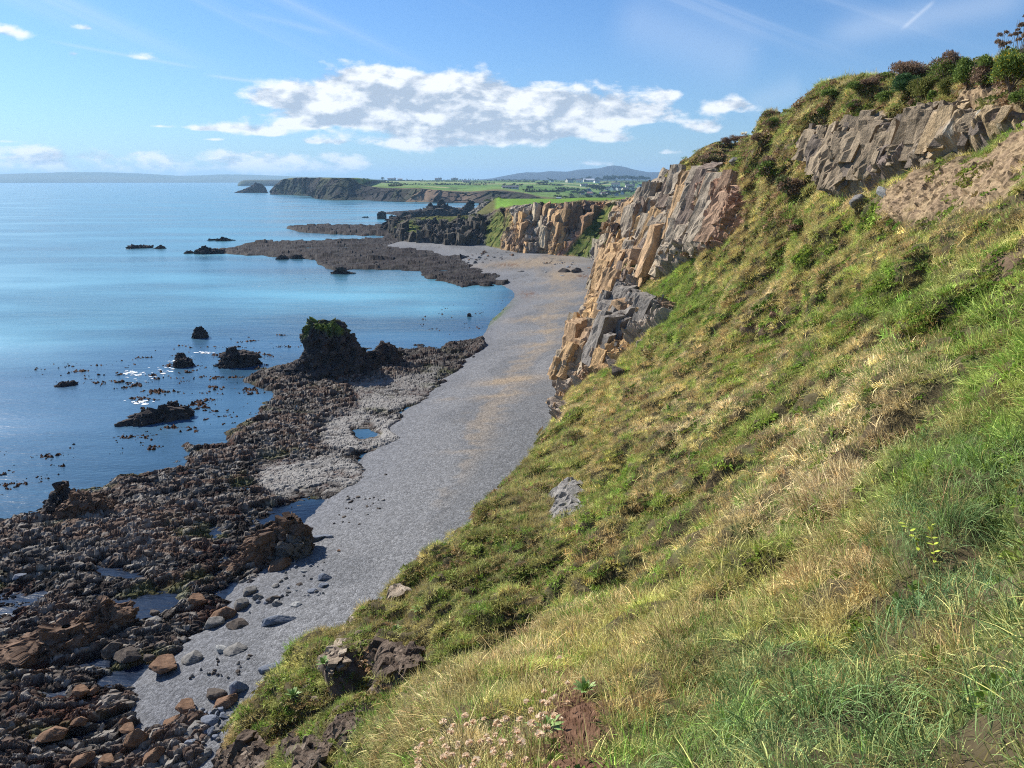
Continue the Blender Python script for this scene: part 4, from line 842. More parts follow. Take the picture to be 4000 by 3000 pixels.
def build_far_coast():
    cols = [((1056, 758), (1062, 748), (1066, 740)), ((1072, 759), (1080, 730), (1096, 706)), ((1110, 760), (1118, 720), (1124, 697)), ((1160, 762), (1160, 720), (1160, 694)), ((1215, 766), (1195, 730), (1190, 694)), ((1232, 775), (1245, 728), (1270, 694)), ((1290, 780), (1300, 722), (1315, 695)),
            ((1350, 781), (1352, 730), (1369, 696)), ((1400, 781), (1395, 746), (1410, 716)), ((1461, 783), (1475, 747), (1480, 733)), ((1540, 786), (1555, 742), (1562, 736)), ((1620, 788), (1635, 740), (1640, 736)), ((1700, 790), (1720, 748), (1722, 744)),
            ((1815, 791), (1830, 754), (1832, 750)), ((1900, 793), (1945, 748), (1950, 743)), ((2000, 800), (2050, 764), (2053, 758)), ((2120, 806), (2130, 785), (2130, 778)), ((2300, 812), (2300, 795), (2300, 790)), ((2500, 815), (2500, 800), (2500, 792)), ((2800, 815), (2800, 800), (2800, 790))]
    rows = [[] for _ in range(10)]
    for (a, b, c) in cols:
        t, r = toe(*a, .5); rows[1].append(t); f = t.copy(); f[2] = -20; rows[0].append(f); rows[2].append(P_r(*b, r + 22)); top = P_r(*c, r + 45); rows[3].append(top)
        k = sstep(2100, 2300, c[0]); tip = sstep(1420, 1370, c[0])
        zs = [(1500, lerp(17, 2.5, k)), (2000, lerp(19, 5.5, k)), (2700, lerp(24.5, 16, k)), (4000, lerp(32, 31, k)), (5000, 24)]
        az = math.atan2(top[0], top[1]); last = math.hypot(top[0], top[1])
        for j, (rq, zq) in enumerate(zs):
            rq = max(rq, last + 60); zq = lerp(zq, min(top[2], 36) - 1.5 * j, tip) if tip > 0 else zq
            if j == 0 and tip == 0: zq = lerp(top[2] + 1., zq, k)
            last = rq; a2 = az if tip == 0 else az + tip * R(.7) * (j + 1)
            rows[4 + j].append(np.array((rq * math.sin(a2), rq * math.cos(a2), zq)))
        q = rows[8][-1].copy(); q[2] = -20; rows[9].append(q)
    P, tt = patch(rows, 1000, (4, 60, 40, 24, 40, 40, 40, 10, 4))
    x, y, z = P[..., 0], P[..., 1], P[..., 2]; px, py = to_pix(x, y, z); row = tt[:, None] + 0 * x
    N = grid_normals(P); N = N * np.sign((N * (np.array([0, 0, 400]) - P)).sum(-1, keepdims=True)); N[..., 2] *= .15
    for _ in range(12): N[:, 1:-1] = (N[:, :-2] + N[:, 1:-1] + N[:, 2:]) / 3
    w = fbm(x * .012, y * .012, z * .012, seed=521, oct=4); rock = sstep(3.15, 2.8, row + .5 * w)
    f1, e1, c1 = facet(x / 70., y / 70., z / 60., seed=71); f2, e2, c2 = facet(x / 24., y / 24., z / 26., seed=72); f3, e3, c3 = facet(x / 8., y / 8., z / 11., seed=73)
    P = P + N * ((11 * f1 + 6 * f2 + 2. * f3) * rock * sstep(.8, 1.5, row) + w * 1.2 * sstep(3, 5, row))[..., None]
    n2 = fbm(x * .05, y * .05, z * .05, seed=523, oct=3)
    col = lerp(C3(.028, .027, .028), C3(.06, .054, .05), c2[..., None]); col = cmix(col, C3(.36, .25, .17), sstep(.45, .8, c1 + .5 * w) * sstep(1380, 1450, px) * sstep(1930, 1800, px) * .8)
    col = cmix(col, C3(.045, .058, .03), sstep(-.1, .3, w + .4 * n2) * .6)
    # hedged fields
    a = R(28); u = x * math.cos(a) + y * math.sin(a); v = -x * math.sin(a) + y * math.cos(a)
    _, e, c = facet((u + 40 * w) / 330., (v + 60 * w) / 190., seed=81, tilt=0)
    fld = lerp(C3(.09, .175, .04), C3(.18, .25, .08), c[..., None]); fld = cmix(fld, C3(.26, .27, .12), sstep(.88, .9, c)); fld = cmix(fld, C3(.06, .10, .03), sstep(.035, .02, e) * .8)
    fld = fld * (1 + .25 * n2 + .2 * w)[..., None]
    rough_ = lerp(C3(.12, .12, .05), C3(.17, .12, .075), np.clip(.5 + w * 2, 0, 1)[..., None])
    fld = cmix(fld, rough_, sstep(3.35, 3.1, row + .6 * w)); fld = cmix(fld, C3(.045, .065, .03), sstep(2180, 2260, px) * sstep(748, 762, py) * .75)
    fld = cmix(fld, C3(.09, .11, .055), sstep(1385, 1365, px) * .7)
    fld = cmix(fld, C3(.05, .08, .035), sstep(6.3, 7.0, row + .5 * w) * .6)
    col = lerp(fld, col, rock[..., None])
    tag(raw_mesh('far_coast', P, grid_faces(*P.shape[:2]), M['far'], col=col), 'low green farmland ending in dark sea cliffs across the bay', kind='structure')
    return P, px, py, tt
FARP, FPXX, FPYY, _ = build_far_coast()
FPXX, FPYY = to_pix(FARP[..., 0], FARP[..., 1], FARP[..., 2])
_ok = (np.arange(FARP.shape[0])[:, None] > 100) & (np.arange(FARP.shape[0])[:, None] < 250) & np.ones(FARP.shape[1], bool)
_fq = np.stack((FPXX[_ok], FPYY[_ok]), -1); _fp = FARP[_ok]
def on_far(px, py):
    d = (_fq[:, 0] - px) ** 2 + ((_fq[:, 1] - py) * 3) ** 2; return _fp[d.argmin()]

def ridge(name, label, pts, r0, depth, c0, c1, nx=400, seed=0, cliff=False, base=0.):
    """a far hill: skyline px,py list; real depth behind it"""
    pts = np.array(pts, float); xs = np.linspace(pts[0, 0], pts[-1, 0], nx); ys = np.interp(xs, pts[:, 0], pts[:, 1])
    prof = [(-1., -30.), (-1., 0.), (-.97, .35 if cliff else .1), (-.9, .8 if cliff else .3), (-.6, .85 if cliff else .62), (-.3, .92), (0, 1.), (.5, .8), (1., 0.), (1., -.5)]
    rows = []
    for (t, h) in prof:
        L = []
        for px, py in zip(xs, ys):
            top = P_r(px, py, r0); az = math.atan2(top[0], top[1]); rr = r0 + t * depth
            e = min(1, 6 * min((px - xs[0]) / (xs[-1] - xs[0]), (xs[-1] - px) / (xs[-1] - xs[0])) + .02) if cliff else 1
            L.append((rr * math.sin(az), rr * math.cos(az), base + h * (top[2] - base) if h > -2 else -30.))
        rows.append(L)
    P, tt = patch(rows, nx, (2, 4, 4, 8, 8, 10, 6, 6, 2)); x, y = P[..., 0], P[..., 1]
    n = fbm(x / depth * 2.2, y / depth * 2.2, seed=seed, oct=5); P[..., 2] += n * .10 * np.maximum(P[..., 2] - base, 0)
    col = lerp(np.float32(c0), np.float32(c1), np.clip(.5 + 1.5 * n, 0, 1)[..., None])
    tag(raw_mesh(name, P, grid_faces(*P.shape[:2]), M['far'], col=col, smooth=True), label, kind='structure')
ridge('mountain', 'long blue mountain with one low peak beyond the farmland', [(1850, 703), (1922, 696), (1985, 684), (2030, 676), (2060, 673), (2100, 674), (2150, 668), (2220, 670), (2260, 663), (2300, 661), (2340, 659), (2370, 652), (2395, 648), (2420, 650), (2445, 654), (2480, 663), (2530, 672), (2570, 673), (2620, 669), (2720, 660), (2850, 668), (3000, 690)],
      9500, 1700, (.03, .032, .036), (.045, .044, .042), seed=601)
ridge('hills', 'faint pale blue hills along the horizon over the sea', [(-700, 690), (-300, 684), (0, 680), (140, 675), (250, 673), (420, 672), (520, 676), (600, 681), (690, 686), (780, 684), (860, 681), (930, 682), (1050, 685), (1150, 689), (1300, 692), (1500, 700)],
      15000, 2200, (.07, .10, .05), (.11, .13, .07), seed=603)
ridge('far_headland', 'dark flat topped headland low on the water past the rock islet', [(928, 719), (940, 707), (955, 702), (990, 701), (1040, 702), (1105, 702), (1250, 703)], 5200, 420, (.06, .06, .05), (.08, .10, .05), nx=160, seed=605, cliff=True)

# --- haze: the far shore fades to blue
def build_haze():
    me = bpy.data.meshes.new('haze'); x0, x1, y0, y1, z0, z1 = -26000, 22000, -1500, 22000, -60, 255
    V = [(x, y, z) for z in (z0, z1) for y in (y0, y1) for x in (x0, x1)]
    me.from_pydata(V, [], [(0, 2, 3, 1), (4, 5, 7, 6), (0, 1, 5, 4), (2, 6, 7, 3), (0, 4, 6, 2), (1, 3, 7, 5)])
    o = bpy.data.objects.new('haze', me); sc.collection.objects.link(o)
    m = bpy.data.materials.new('air'); m.use_nodes = True; nt = m.node_tree; nt.nodes.clear(); out = nd(nt, 'ShaderNodeOutputMaterial'); v = nd(nt, 'ShaderNodeVolumePrincipled')
    v.inputs['Color'].default_value = (.42, .69, 1., 1); v.inputs['Density'].default_value = HAZE; v.inputs['Anisotropy'].default_value = .15
    nt.links.new(v.outputs[0], out.inputs['Volume']); me.materials.append(m); tag(o, 'thin blue sea air that pales the far coast', kind='stuff')
HAZE = 7.5e-5
build_haze()
# ------------------------------------------------------------------ stacks, islets and boulders
def rock_loft(name, rowsl, r, depth, lab, cat='rock', group=None, n=150, seed=0, tone=((.05, .042, .04), (.12, .10, .085)), disp=(.6, .28, .1), cell=2.6, moss=None, mosscol=((.05, .08, .015), (.11, .17, .028)), mat='rock', nr=110, offs=None):
    """rows: (py, left px, right px) from the foot up, seen at distance r; depth: thickness over width"""
    rl = np.array(rowsl, float); t = np.linspace(0, 1, len(rl)); T = np.linspace(0, 1, nr); row = np.stack([np.interp(T, t, rl[:, k]) for k in range(3)], -1)
    mid = P_r((rl[0, 1] + rl[0, 2]) / 2, rl[0, 0], r); az = math.atan2(mid[0], mid[1]); fw = np.array((math.sin(az), math.cos(az))); rt = np.array((fw[1], -fw[0]))
    A = np.linspace(0, 2 * math.pi, n, endpoint=False); V = []
    dfoot = None
    for i, (py, l, rr_) in enumerate(row):
        c = P_r((l + rr_) / 2, py, r); hw = (rr_ - l) / 2 / FPX * np.hypot(r, 30 - c[2]) * 1.0; dw = max(hw * depth, .25)
        if dfoot is None: dfoot = dw
        cc = np.cos(A); ss = np.sin(A); sx = np.sign(cc) * np.abs(cc) ** .8; sy = np.sign(ss) * np.abs(ss) ** .8
        xy = c[:2] + rt * (sx * hw)[:, None] + fw * (sy * dw + (dfoot - dw) * .0)[:, None]
        V.append(np.concatenate((xy, np.full((n, 1), c[2])), 1))
    V = np.array(V); V0 = V[0].copy(); base = np.concatenate([V0[None] * np.array([1, 1, 0]) + np.array([0, 0, -2.5])]); top = V[-1].mean(0)
    # close the top smoothly
    caps = [V[-1] + (top - V[-1]) * k for k in (.35, .7, .999)]
    V = np.concatenate((base, V, np.array(caps)))
    x, y, z = V[..., 0], V[..., 1], V[..., 2]; cen = V.mean(1, keepdims=True); N = V - cen; N[..., 2] = 0; N /= np.linalg.norm(N, axis=-1, keepdims=True) + 1e-6
    N[-4:, :, 2] += .8
    f1, e1, c1 = facet(x / cell, y / cell, z / cell / 1.3, seed=seed + 1); f2, e2, c2 = facet(x / cell * 2.3, y / cell * 2.3, z / cell * 1.9, seed=seed + 2); f3, e3, c3 = facet(x / cell * 5.5, y / cell * 5.5, z / cell * 5, seed=seed + 3)
    nn = fbm(x / cell * .6, y / cell * .6, z / cell * .6, seed=seed + 4, oct=3)
    V = V + N * (disp[0] * f1 + disp[1] * f2 + disp[2] * f3 + disp[0] * .8 * nn)[..., None]
    V[..., 2] += disp[1] * .6 * f2
    col = lerp(np.float32(tone[0]), np.float32(tone[1]), np.clip(c2 * .7 + .3 * c3 + .5 * nn, 0, 1)[..., None])
    if moss is not None:
        mk = sstep(-.8, .8, (z - moss[0]) + nn * 2.5) * sstep(-.35, .25, fbm(x * .6, y * .6, z * .3, seed=seed + 9, oct=3) + moss[1])
        col = cmix(col, lerp(np.float32(mosscol[0]), np.float32(mosscol[1]), c3[..., None]), mk)
    nr2 = len(V); i = np.arange(nr2 * n).reshape(nr2, n); j = np.roll(i, -1, 1)
    F = np.stack((i[:-1], j[:-1], j[1:], i[1:]), -1).reshape(-1, 4)
    org = V[1].mean(0); org[2] = 0
    o = raw_mesh(name, V - org, F, M[mat], col=col); o.location = org
    return tag(o, lab, cat, group)
DK = ((.035, .032, .034), (.085, .07, .062)); BR = ((.08, .055, .042), (.17, .11, .075))
rA = toe(1300, 1462)[1]
rock_loft('sea_stack', [(1475, 1060, 1480), (1452, 1110, 1470), (1420, 1160, 1450), (1385, 1188, 1415), (1345, 1196, 1388), (1318, 1178, 1368), (1300, 1182, 1352), (1282, 1190, 1340), (1266, 1200, 1332), (1256, 1222, 1315)], rA, .62,
          'tall black rock stack with bright green moss on its flat top, standing in the shelf', 'sea stack', seed=700, tone=((.024, .023, .026), (.082, .074, .07)), disp=(.5, .36, .16), cell=2.0, moss=(7.0, -.08), mosscol=((.06, .09, .018), (.13, .19, .035)), n=260, nr=190)
rock_loft('sea_stack', [(1470, 1440, 1680), (1440, 1450, 1640), (1410, 1458, 1575), (1375, 1455, 1558), (1352, 1475, 1540), (1342, 1490, 1528)], rA + 2.5, .7,
          'low dark rock lump joined to the foot of the mossy stack', 'rock', seed=710, tone=DK, disp=(.5, .3, .12), cell=1.8, n=180, nr=110)
ISL = [([(1318, 755, 812), (1302, 756, 806), (1285, 762, 792), (1277, 768, 784)], 'lone dark wet boulder standing in open water off the stack', .7),
       ([(1425, 860, 1015), (1405, 870, 1000), (1385, 878, 990), (1370, 884, 930), (1360, 888, 915)], 'low black rock with a flat tail between weed and the tall stack', .6),
       ([(1430, 680, 750), (1412, 686, 744), (1402, 692, 738)], 'small rounded rock awash among floating weed', .8), ([(1402, 686, 724), (1385, 690, 720), (1380, 696, 714)], 'small dark rock just behind the rounded one awash in weed', .8),
       ([(1640, 490, 750), (1622, 520, 740), (1604, 555, 725), (1594, 590, 640)], 'long wet black rock cluster standing in the shallows off the shelf', .35), ([(1622, 640, 712), (1590, 650, 698), (1572, 658, 688)], 'upright knob at the end of the wet rock cluster', .7),
       ([(1236, 1824, 1842), (1228, 1826, 1840), (1224, 1829, 1837)], 'tiny lone rock in the cove near the shingle', .8), ([(1505, 228, 295), (1494, 238, 280)], 'low rock barely breaking the surface far from the stack', .6),
       ([(969, 508, 590), (962, 514, 588), (959, 525, 560)], 'long low black skerry farthest out from the reef', .4), ([(971, 606, 646), (964, 616, 640), (960, 625, 632)], 'small skerry beside the longest one', .6),
       ([(990, 722, 760), (983, 728, 750), (980, 732, 744)], 'small black rock off the tip of the reef', .6), ([(990, 772, 872), (978, 775, 868), (968, 785, 800), (966, 788, 798)], 'black rock forming the outer tip of the reef', .5),
       ([(939, 812, 850), (934, 818, 846)], 'thin dark skerry beyond the reef', .4), ([(940, 850, 912), (933, 856, 890), (930, 862, 880)], 'larger thin skerry beyond the reef', .4),
       ([(850, 1415, 1440), (847, 1418, 1436)], 'speck of dark rock in the inner bay', .5), ([(1012, 1078, 1128), (1004, 1084, 1122), (997, 1095, 1112)], 'dark rounded rock on the reef edge beside calm water', .6), ([(1010, 1138, 1182), (1003, 1142, 1180), (997, 1150, 1178)], 'flat topped dark rock beside the rounded one on the reef edge', .6),
       ([(1068, 1300, 1385), (1060, 1305, 1350), (1052, 1315, 1345)], 'dark peaked rock islet in front of the reef', .5)]
for i, (rw, lab, dp) in enumerate(ISL):
    rr = toe((rw[0][1] + rw[0][2]) / 2, rw[0][0])[1]; wd = (rw[0][2] - rw[0][1]) / FPX * rr
    rock_loft('rock', rw, rr, dp, lab, 'rock', 'dark rocks standing in the water', n=90, nr=46, seed=730 + 7 * i, tone=DK, disp=(wd * .07, wd * .05, wd * .02), cell=max(.5, wd * .22))
BIG = [([(2005, 190, 300), (1975, 195, 285), (1935, 205, 265), (1915, 215, 250)], 'dark pinnacle at the seaward corner of the near shelf', DK, .8), ([(2020, 250, 430), (1995, 262, 410), (1960, 275, 385), (1935, 300, 350)], 'big brown and black hump beside the pinnacle near the water', BR, .7),
       ([(2190, 905, 1190), (2160, 930, 1200), (2110, 980, 1195), (2070, 1030, 1185), (2040, 1100, 1170)], 'long jagged brown ridge ending at the tide pool by the shingle', BR, .45), ([(2200, 1050, 1215), (2160, 1080, 1210), (2120, 1110, 1205), (2090, 1140, 1190)], 'dark grey broken nose of the jagged ridge', ((.07, .065, .06), (.16, .145, .13)), .6),
       ([(2560, -60, 330), (2530, -40, 350), (2490, 40, 345), (2455, 200, 320)], 'long sloping brown ledge rising from the edge of the shelf', BR, .4), ([(2460, 330, 505), (2430, 345, 495), (2400, 350, 480), (2370, 360, 400)], 'brown and black ledge beside the long dark pool', BR, .6)]
for i, (rw, lab, tn, dp) in enumerate(BIG):
    rr = toe((rw[0][1] + rw[0][2]) / 2, rw[0][0])[1]; wd = (rw[0][2] - rw[0][1]) / FPX * rr
    rock_loft('rock_ledge', rw, rr, dp, lab, 'rock ledge', None, n=200, nr=90, seed=900 + 7 * i, tone=tn, disp=(.45, .30, .14), cell=1.3, mat='reef')
# far pinnacles and reefs
FARR = [([(838, 1570, 1640), (833, 1575, 1632), (829, 1580, 1628)], 'low dark rocks leading out from the pinnacles'), ([(842, 1630, 1810), (830, 1640, 1800), (818, 1655, 1790), (812, 1672, 1750), (808, 1690, 1740)], 'broad dark base under the two pinnacles'),
        ([(840, 1664, 1702), (815, 1668, 1697), (800, 1674, 1690), (791, 1679, 1684)], 'shorter of the two pointed rock pinnacles'), ([(845, 1692, 1745), (825, 1700, 1742), (805, 1706, 1740), (790, 1712, 1734), (780, 1718, 1728)], 'tallest pointed rock pinnacle, with a notched top'),
        ([(838, 1740, 1800), (828, 1748, 1790), (818, 1755, 1785), (811, 1762, 1776)], 'jagged dark rock beside the tallest pinnacle'), ([(845, 1780, 1850), (825, 1795, 1850), (805, 1815, 1852), (790, 1825, 1855), (785, 1832, 1850)], 'dark broken rock where the reef meets the grey cliff'),
        ([(836, 1474, 1508), (830, 1478, 1505), (827, 1484, 1498)], 'low rounded rock at the outer end of the pinnacle reef'), ([(847, 1556, 1590), (841, 1560, 1586), (838, 1566, 1580)], 'small dark rock in the water before the pinnacles'), ([(848, 1520, 1540), (842, 1524, 1536)], 'smaller dark rock in the water before the pinnacles')]
for i, (rw, lab) in enumerate(FARR):
    rr = 640.; wd = (rw[0][2] - rw[0][1]) / FPX * rr
    rock_loft('rock_pinnacle' if 'pinnacle,' in lab or 'pointed' in lab else 'rock', rw, rr, .7, lab, 'rock', 'dark rocks of the pinnacle reef', n=90, nr=60, seed=1000 + 7 * i, tone=((.05, .047, .045), (.14, .125, .11)), disp=(wd * .07, wd * .05, wd * .02), cell=max(2., wd * .2))
rock_loft('headland_rock', [(905, 1470, 1560), (890, 1485, 1580), (872, 1500, 1605), (858, 1520, 1608), (850, 1545, 1600)], 470., 1.2, 'dark rounded rock shoulder at the root of the black reef', 'rock', None, seed=1100, n=140, nr=80, tone=DK, disp=(1.3, .8, .3), cell=6., moss=(9.5, .0))
rock_loft('headland_rock', [(845, 1835, 2020), (825, 1850, 2015), (805, 1872, 2005), (792, 1885, 1990), (783, 1895, 1960)], 480., 1., 'grey cliff block with a grassy cap behind the green field corner', 'rock', None, seed=1110, n=160, nr=80, tone=((.12, .115, .10), (.24, .22, .19)), disp=(2.2, 1.2, .5), cell=8., moss=(17.5, .2))
rock_loft('rock_islet', [(755, 925, 1035), (745, 945, 1035), (732, 975, 1032), (722, 992, 1024), (717, 1000, 1017)], toe(980, 753)[1], .6, 'wedge shaped dark rock islet off the tip of the headland', 'islet', None, seed=1120, n=120, nr=70, tone=DK, disp=(2.5, 1.6, .7), cell=12.)
rock_loft('rock_islet', [(755, 1024, 1046), (745, 1028, 1040), (737, 1029, 1034)], toe(1034, 754)[1], .7, 'small twin pointed rock between the islet and the headland', 'islet', None, seed=1130, n=60, nr=40, tone=DK, disp=(1., .6, .3), cell=5.)

# --- loose boulders
def boulder_mesh(seed, tone, flat=1., k=16, n=34, rnd=.0):
    g = np.random.default_rng(seed); nl = n // 2
    ph = np.linspace(0.001, math.pi - .001, nl); th = np.linspace(0, 2 * math.pi, n, endpoint=False); TH, PH = np.meshgrid(th, ph)
    d = np.stack((np.sin(PH) * np.cos(TH), np.sin(PH) * np.sin(TH), np.cos(PH)), -1)
    nv = g.normal(size=(k, 3)); nv /= np.linalg.norm(nv, axis=1, keepdims=True); off = g.uniform(.62, 1.0, k)
    q = np.maximum(d @ nv.T, 1e-3); r = np.minimum((off / q).min(-1), 1.25); r = lerp(r, 1., rnd)
    V = d * r[..., None]; x, y, z = V[..., 0] + seed, V[..., 1], V[..., 2]
    V = V * (1 + .05 * fbm(x * 2.2, y * 2.2, z * 2.2, seed=seed, oct=3) + .03 * facet(x * 3, y * 3, z * 3, seed=seed)[0])[..., None]
    V[..., 2] *= flat
    nn = fbm(x * 1.5, y * 1.5, z * 1.5, seed=seed + 5, oct=4)
    col = lerp(np.float32(tone[0]), np.float32(tone[1]), np.clip(.5 + 1.2 * nn, 0, 1)[..., None])
    i = np.arange(nl * n).reshape(nl, n); j = np.roll(i, -1, 1); F = np.stack((i[:-1], i[1:], j[1:], j[:-1]), -1).reshape(-1, 4)
    o = raw_mesh('boulder', V, F, M['rock2'], col=col, smooth=False); me = o.data; bpy.data.objects.remove(o); return me
M['rock2'] = mat_col('boulder_stone', .85, .6, 14., .28, 6., .1, .05)
TONES = {'brown': ((.12, .07, .045), (.22, .135, .085)), 'slate': ((.11, .125, .155), (.18, .20, .24)), 'dark': ((.06, .05, .045), (.13, .105, .085)), 'grey': ((.12, .115, .11), (.22, .21, .195)), 'pale': ((.26, .26, .25), (.40, .40, .385))}
BM = {t: [boulder_mesh(40 + 10 * i + j, TONES[t], k=(9, 14, 18)[j % 3], rnd=(.0, .03, .12)[j % 3]) for j in range(3)] for i, t in enumerate(TONES)}
def ground(px, py, reef=0.):
    z = .6
    for _ in range(4):
        p = P_z(px, py, z); zb = float(beach_z(np.array([p[0]]), np.array([p[1]]))[0][0]); z = max(zb, reef)
    return p
def boulder(px, py, w, h, tone, lab, rot=0., var=0, reef=0., group=None, dep=.8, tilt=0.):
    p = ground(px, py, reef); d = math.hypot(math.hypot(p[0], p[1]), CZ - p[2]); s = d / FPX
    k_ = .88 if py > 2680 else 1.; W = w * s / 2 * k_; Hh = h * s / 2 * k_
    o = bpy.data.objects.new('boulder' if W > .35 else 'stone', BM[tone][var % 3]); sc.collection.objects.link(o)
    o.scale = (W, W * dep, max(Hh * .8, .12)); o.location = (p[0], p[1], p[2] + Hh * .3); o.rotation_euler = (tilt, 0, rot)
    return tag(o, lab, 'boulder' if W > .35 else 'stone', group)
BL = [(1096, 2215, 84, 60, 'brown', 'rounded orange brown boulder on shingle beside the jagged ridge end', .2, 1), (774, 2365, 66, 80, 'brown', 'brown wedge boulder standing tall at the shelf edge', .3, 0), (875, 2410, 92, 66, 'brown', 'brown topped boulder leaning on the grey one at the shelf edge', .1, 2),
      (838, 2440, 72, 48, 'grey', 'grey boulder under the brown topped one', 0, 1), (933, 2440, 72, 40, 'dark', 'flat topped dark boulder on shingle just off the shelf', .2, 0), (942, 2370, 62, 56, 'grey', 'pointed grey boulder behind the flat dark one', .5, 1),
      (1085, 2432, 110, 40, 'slate', 'long blue grey slab lying alone on open shingle', .35, 0), (1063, 2615, 112, 42, 'slate', 'long blue grey slab nearest the grassy cliff foot', .45, 2), (1038, 2672, 62, 28, 'slate', 'flat slate slab touching the green cliff edge', 0, 1),
      (930, 2700, 62, 66, 'slate', 'blue grey wedge boulder tilted against the cliff vegetation', .6, 0), (842, 2720, 82, 54, 'dark', 'dark striped boulder at the shingle tip', .1, 2), (885, 2748, 92, 56, 'brown', 'brown flat boulder beside the striped one at the shingle tip', .3, 1),
      (730, 2775, 82, 72, 'brown', 'large square brown boulder above the slate cobbles', .2, 0), (680, 2825, 84, 48, 'brown', 'brown slanting block in front of the square boulder', .5, 1), (535, 2905, 86, 112, 'brown', 'largest upright brown boulder, near the photo edge of the shelf', .1, 2),
      (602, 2965, 78, 76, 'brown', 'rounded brown boulder below the largest upright one', .4, 1), (485, 2825, 36, 44, 'brown', 'small round brown boulder above the largest upright one', 0, 2), (499, 2852, 60, 34, 'brown', 'low brown boulder touching the small round one', .2, 0),
      (206, 2878, 104, 60, 'brown', 'wide brown boulder alone among the weedy rock', .2, 2), (615, 2862, 60, 66, 'dark', 'dark pointed boulder beside the slanting block', .1, 0), (817, 2822, 78, 52, 'slate', 'largest slate cobble in the heap under the cliff', .1, 2),
      (738, 2918, 50, 54, 'slate', 'slate boulder at the lower end of the cobble heap', .7, 1), (767, 2852, 76, 50, 'grey', 'greenish grey boulder in the middle of the cobble heap', .9, 0), (752, 2575, 62, 46, 'grey', 'grey pyramid boulder at the edge of the shingle', .3, 0),
      (644, 2610, 100, 64, 'brown', 'dark brown split boulder beside the grey pyramid', .2, 0), (1222, 2112, 100, 34, 'slate', 'long pale slate slab dipping beside the ridge nose', .5, 1), (1282, 2100, 46, 24, 'slate', 'curved slate slab end next to the long pale one', -.3, 2),
      (1266, 2262, 46, 32, 'slate', 'angular blue grey stone on shingle, topmost of a loose trio', .2, 0), (1259, 2290, 38, 22, 'slate', 'middle stone of the loose blue grey trio', .1, 1), (1219, 2312, 40, 22, 'slate', 'lowest stone of the loose blue grey trio', .4, 2),
      (1172, 2284, 24, 16, 'dark', 'small dark stone left of the blue grey trio', 0, 0), (1067, 2345, 46, 28, 'dark', 'dark stone behind the rounded pair member on shingle', .3, 1), (1081, 2362, 38, 26, 'grey', 'rounded grey stone in front of a dark one on shingle', 0, 2),
      (1157, 2366, 32, 22, 'pale', 'whitish stone lying on open shingle', .2, 0), (976, 2315, 56, 40, 'grey', 'grey boulder at the foot of the crumbled grey rock', .3, 1), (1005, 2336, 40, 28, 'grey', 'smaller grey boulder beside it on shingle edge', .1, 2),
      (919, 2540, 68, 34, 'grey', 'flat grey rock on shingle beside a paler one', .4, 0), (868, 2542, 48, 36, 'pale', 'pale jagged rock on shingle beside the flat grey one', .1, 1), (1150, 2542, 34, 14, 'pale', 'flat white marked stone on open shingle near the cliff', .1, 2),
      (325, 2975, 80, 54, 'brown', 'low brown boulder cut by the bottom edge', .2, 1), (420, 2980, 60, 50, 'brown', 'brown block beside the low boulder at the bottom edge', .3, 0), (311, 2825, 58, 44, 'brown', 'brown boulder above the wide one in weed', .1, 2),
      (318, 2712, 62, 62, 'brown', 'tall brown boulder by a small pool', .5, 0), (366, 2705, 40, 36, 'brown', 'brown boulder beside the tall one by a small pool', .2, 1), (800, 1998, 30, 24, 'brown', 'first of two small brown boulders on the ledge mid shelf', 0, 2), (826, 1996, 28, 22, 'brown', 'second of two small brown boulders on the ledge mid shelf', .4, 1),
      (72, 2256, 40, 22, 'slate', 'flat bluish boulder among dark weed', .4, 1), (582, 2575, 40, 34, 'dark', 'dark boulder near the split brown one', .3, 2), (503, 2560, 84, 50, 'dark', 'wide dark brown rock beyond the split boulder', .1, 0), (440, 2545, 62, 56, 'dark', 'dark upright rock next to the wide dark brown one', .6, 1),
      (603, 2398, 36, 26, 'dark', 'dark stone standing in the long pool', .1, 2), (600, 2425, 46, 20, 'grey', 'flat grey stone at the rim of the long pool', .2, 0), (812, 2340, 44, 26, 'grey', 'grey flat stone between the brown wedge and the pointed grey boulder', .2, 1), (1324, 2153, 16, 8, 'brown', 'tiny reddish stone on the upper shingle', .2, 0),
      (2206, 1062, 44, 30, 'dark', 'dark ragged boulder on the far beach, of the pair the one nearer the sea', .3, 0), (2252, 1063, 50, 30, 'dark', 'dark ragged boulder on the far beach, wider of the pair', .6, 1), (2132, 1064, 15, 8, 'pale', 'small whitish stone on the far sand', .1, 2), (2197, 1079, 18, 9, 'pale', 'small whitish stone just below the ragged pair', 0, 1),
      (2033, 1060, 24, 8, 'grey', 'flat grey stone on the far shingle edge', .4, 0), (1218, 1480, 22, 14, 'dark', 'small dark block at the stack foot', .2, 0), (1850, 1395, 12, 8, 'dark', 'dark stone on shingle beyond the stack', .3, 1), (1508, 1855, 12, 10, 'dark', 'single dark stone on shingle beside the pale slabs', .2, 0)]
for b in BL:
    px, py, w, h, tn, lab, rot, var = b; slab_ = 'slab' in lab
    boulder(px, py, w, h, tn, lab, rot, var, reef=.45 if px < 700 and py < 2990 else 0., dep=.38 if ('long' in lab and slab_) else .8)
g = np.random.default_rng(11)
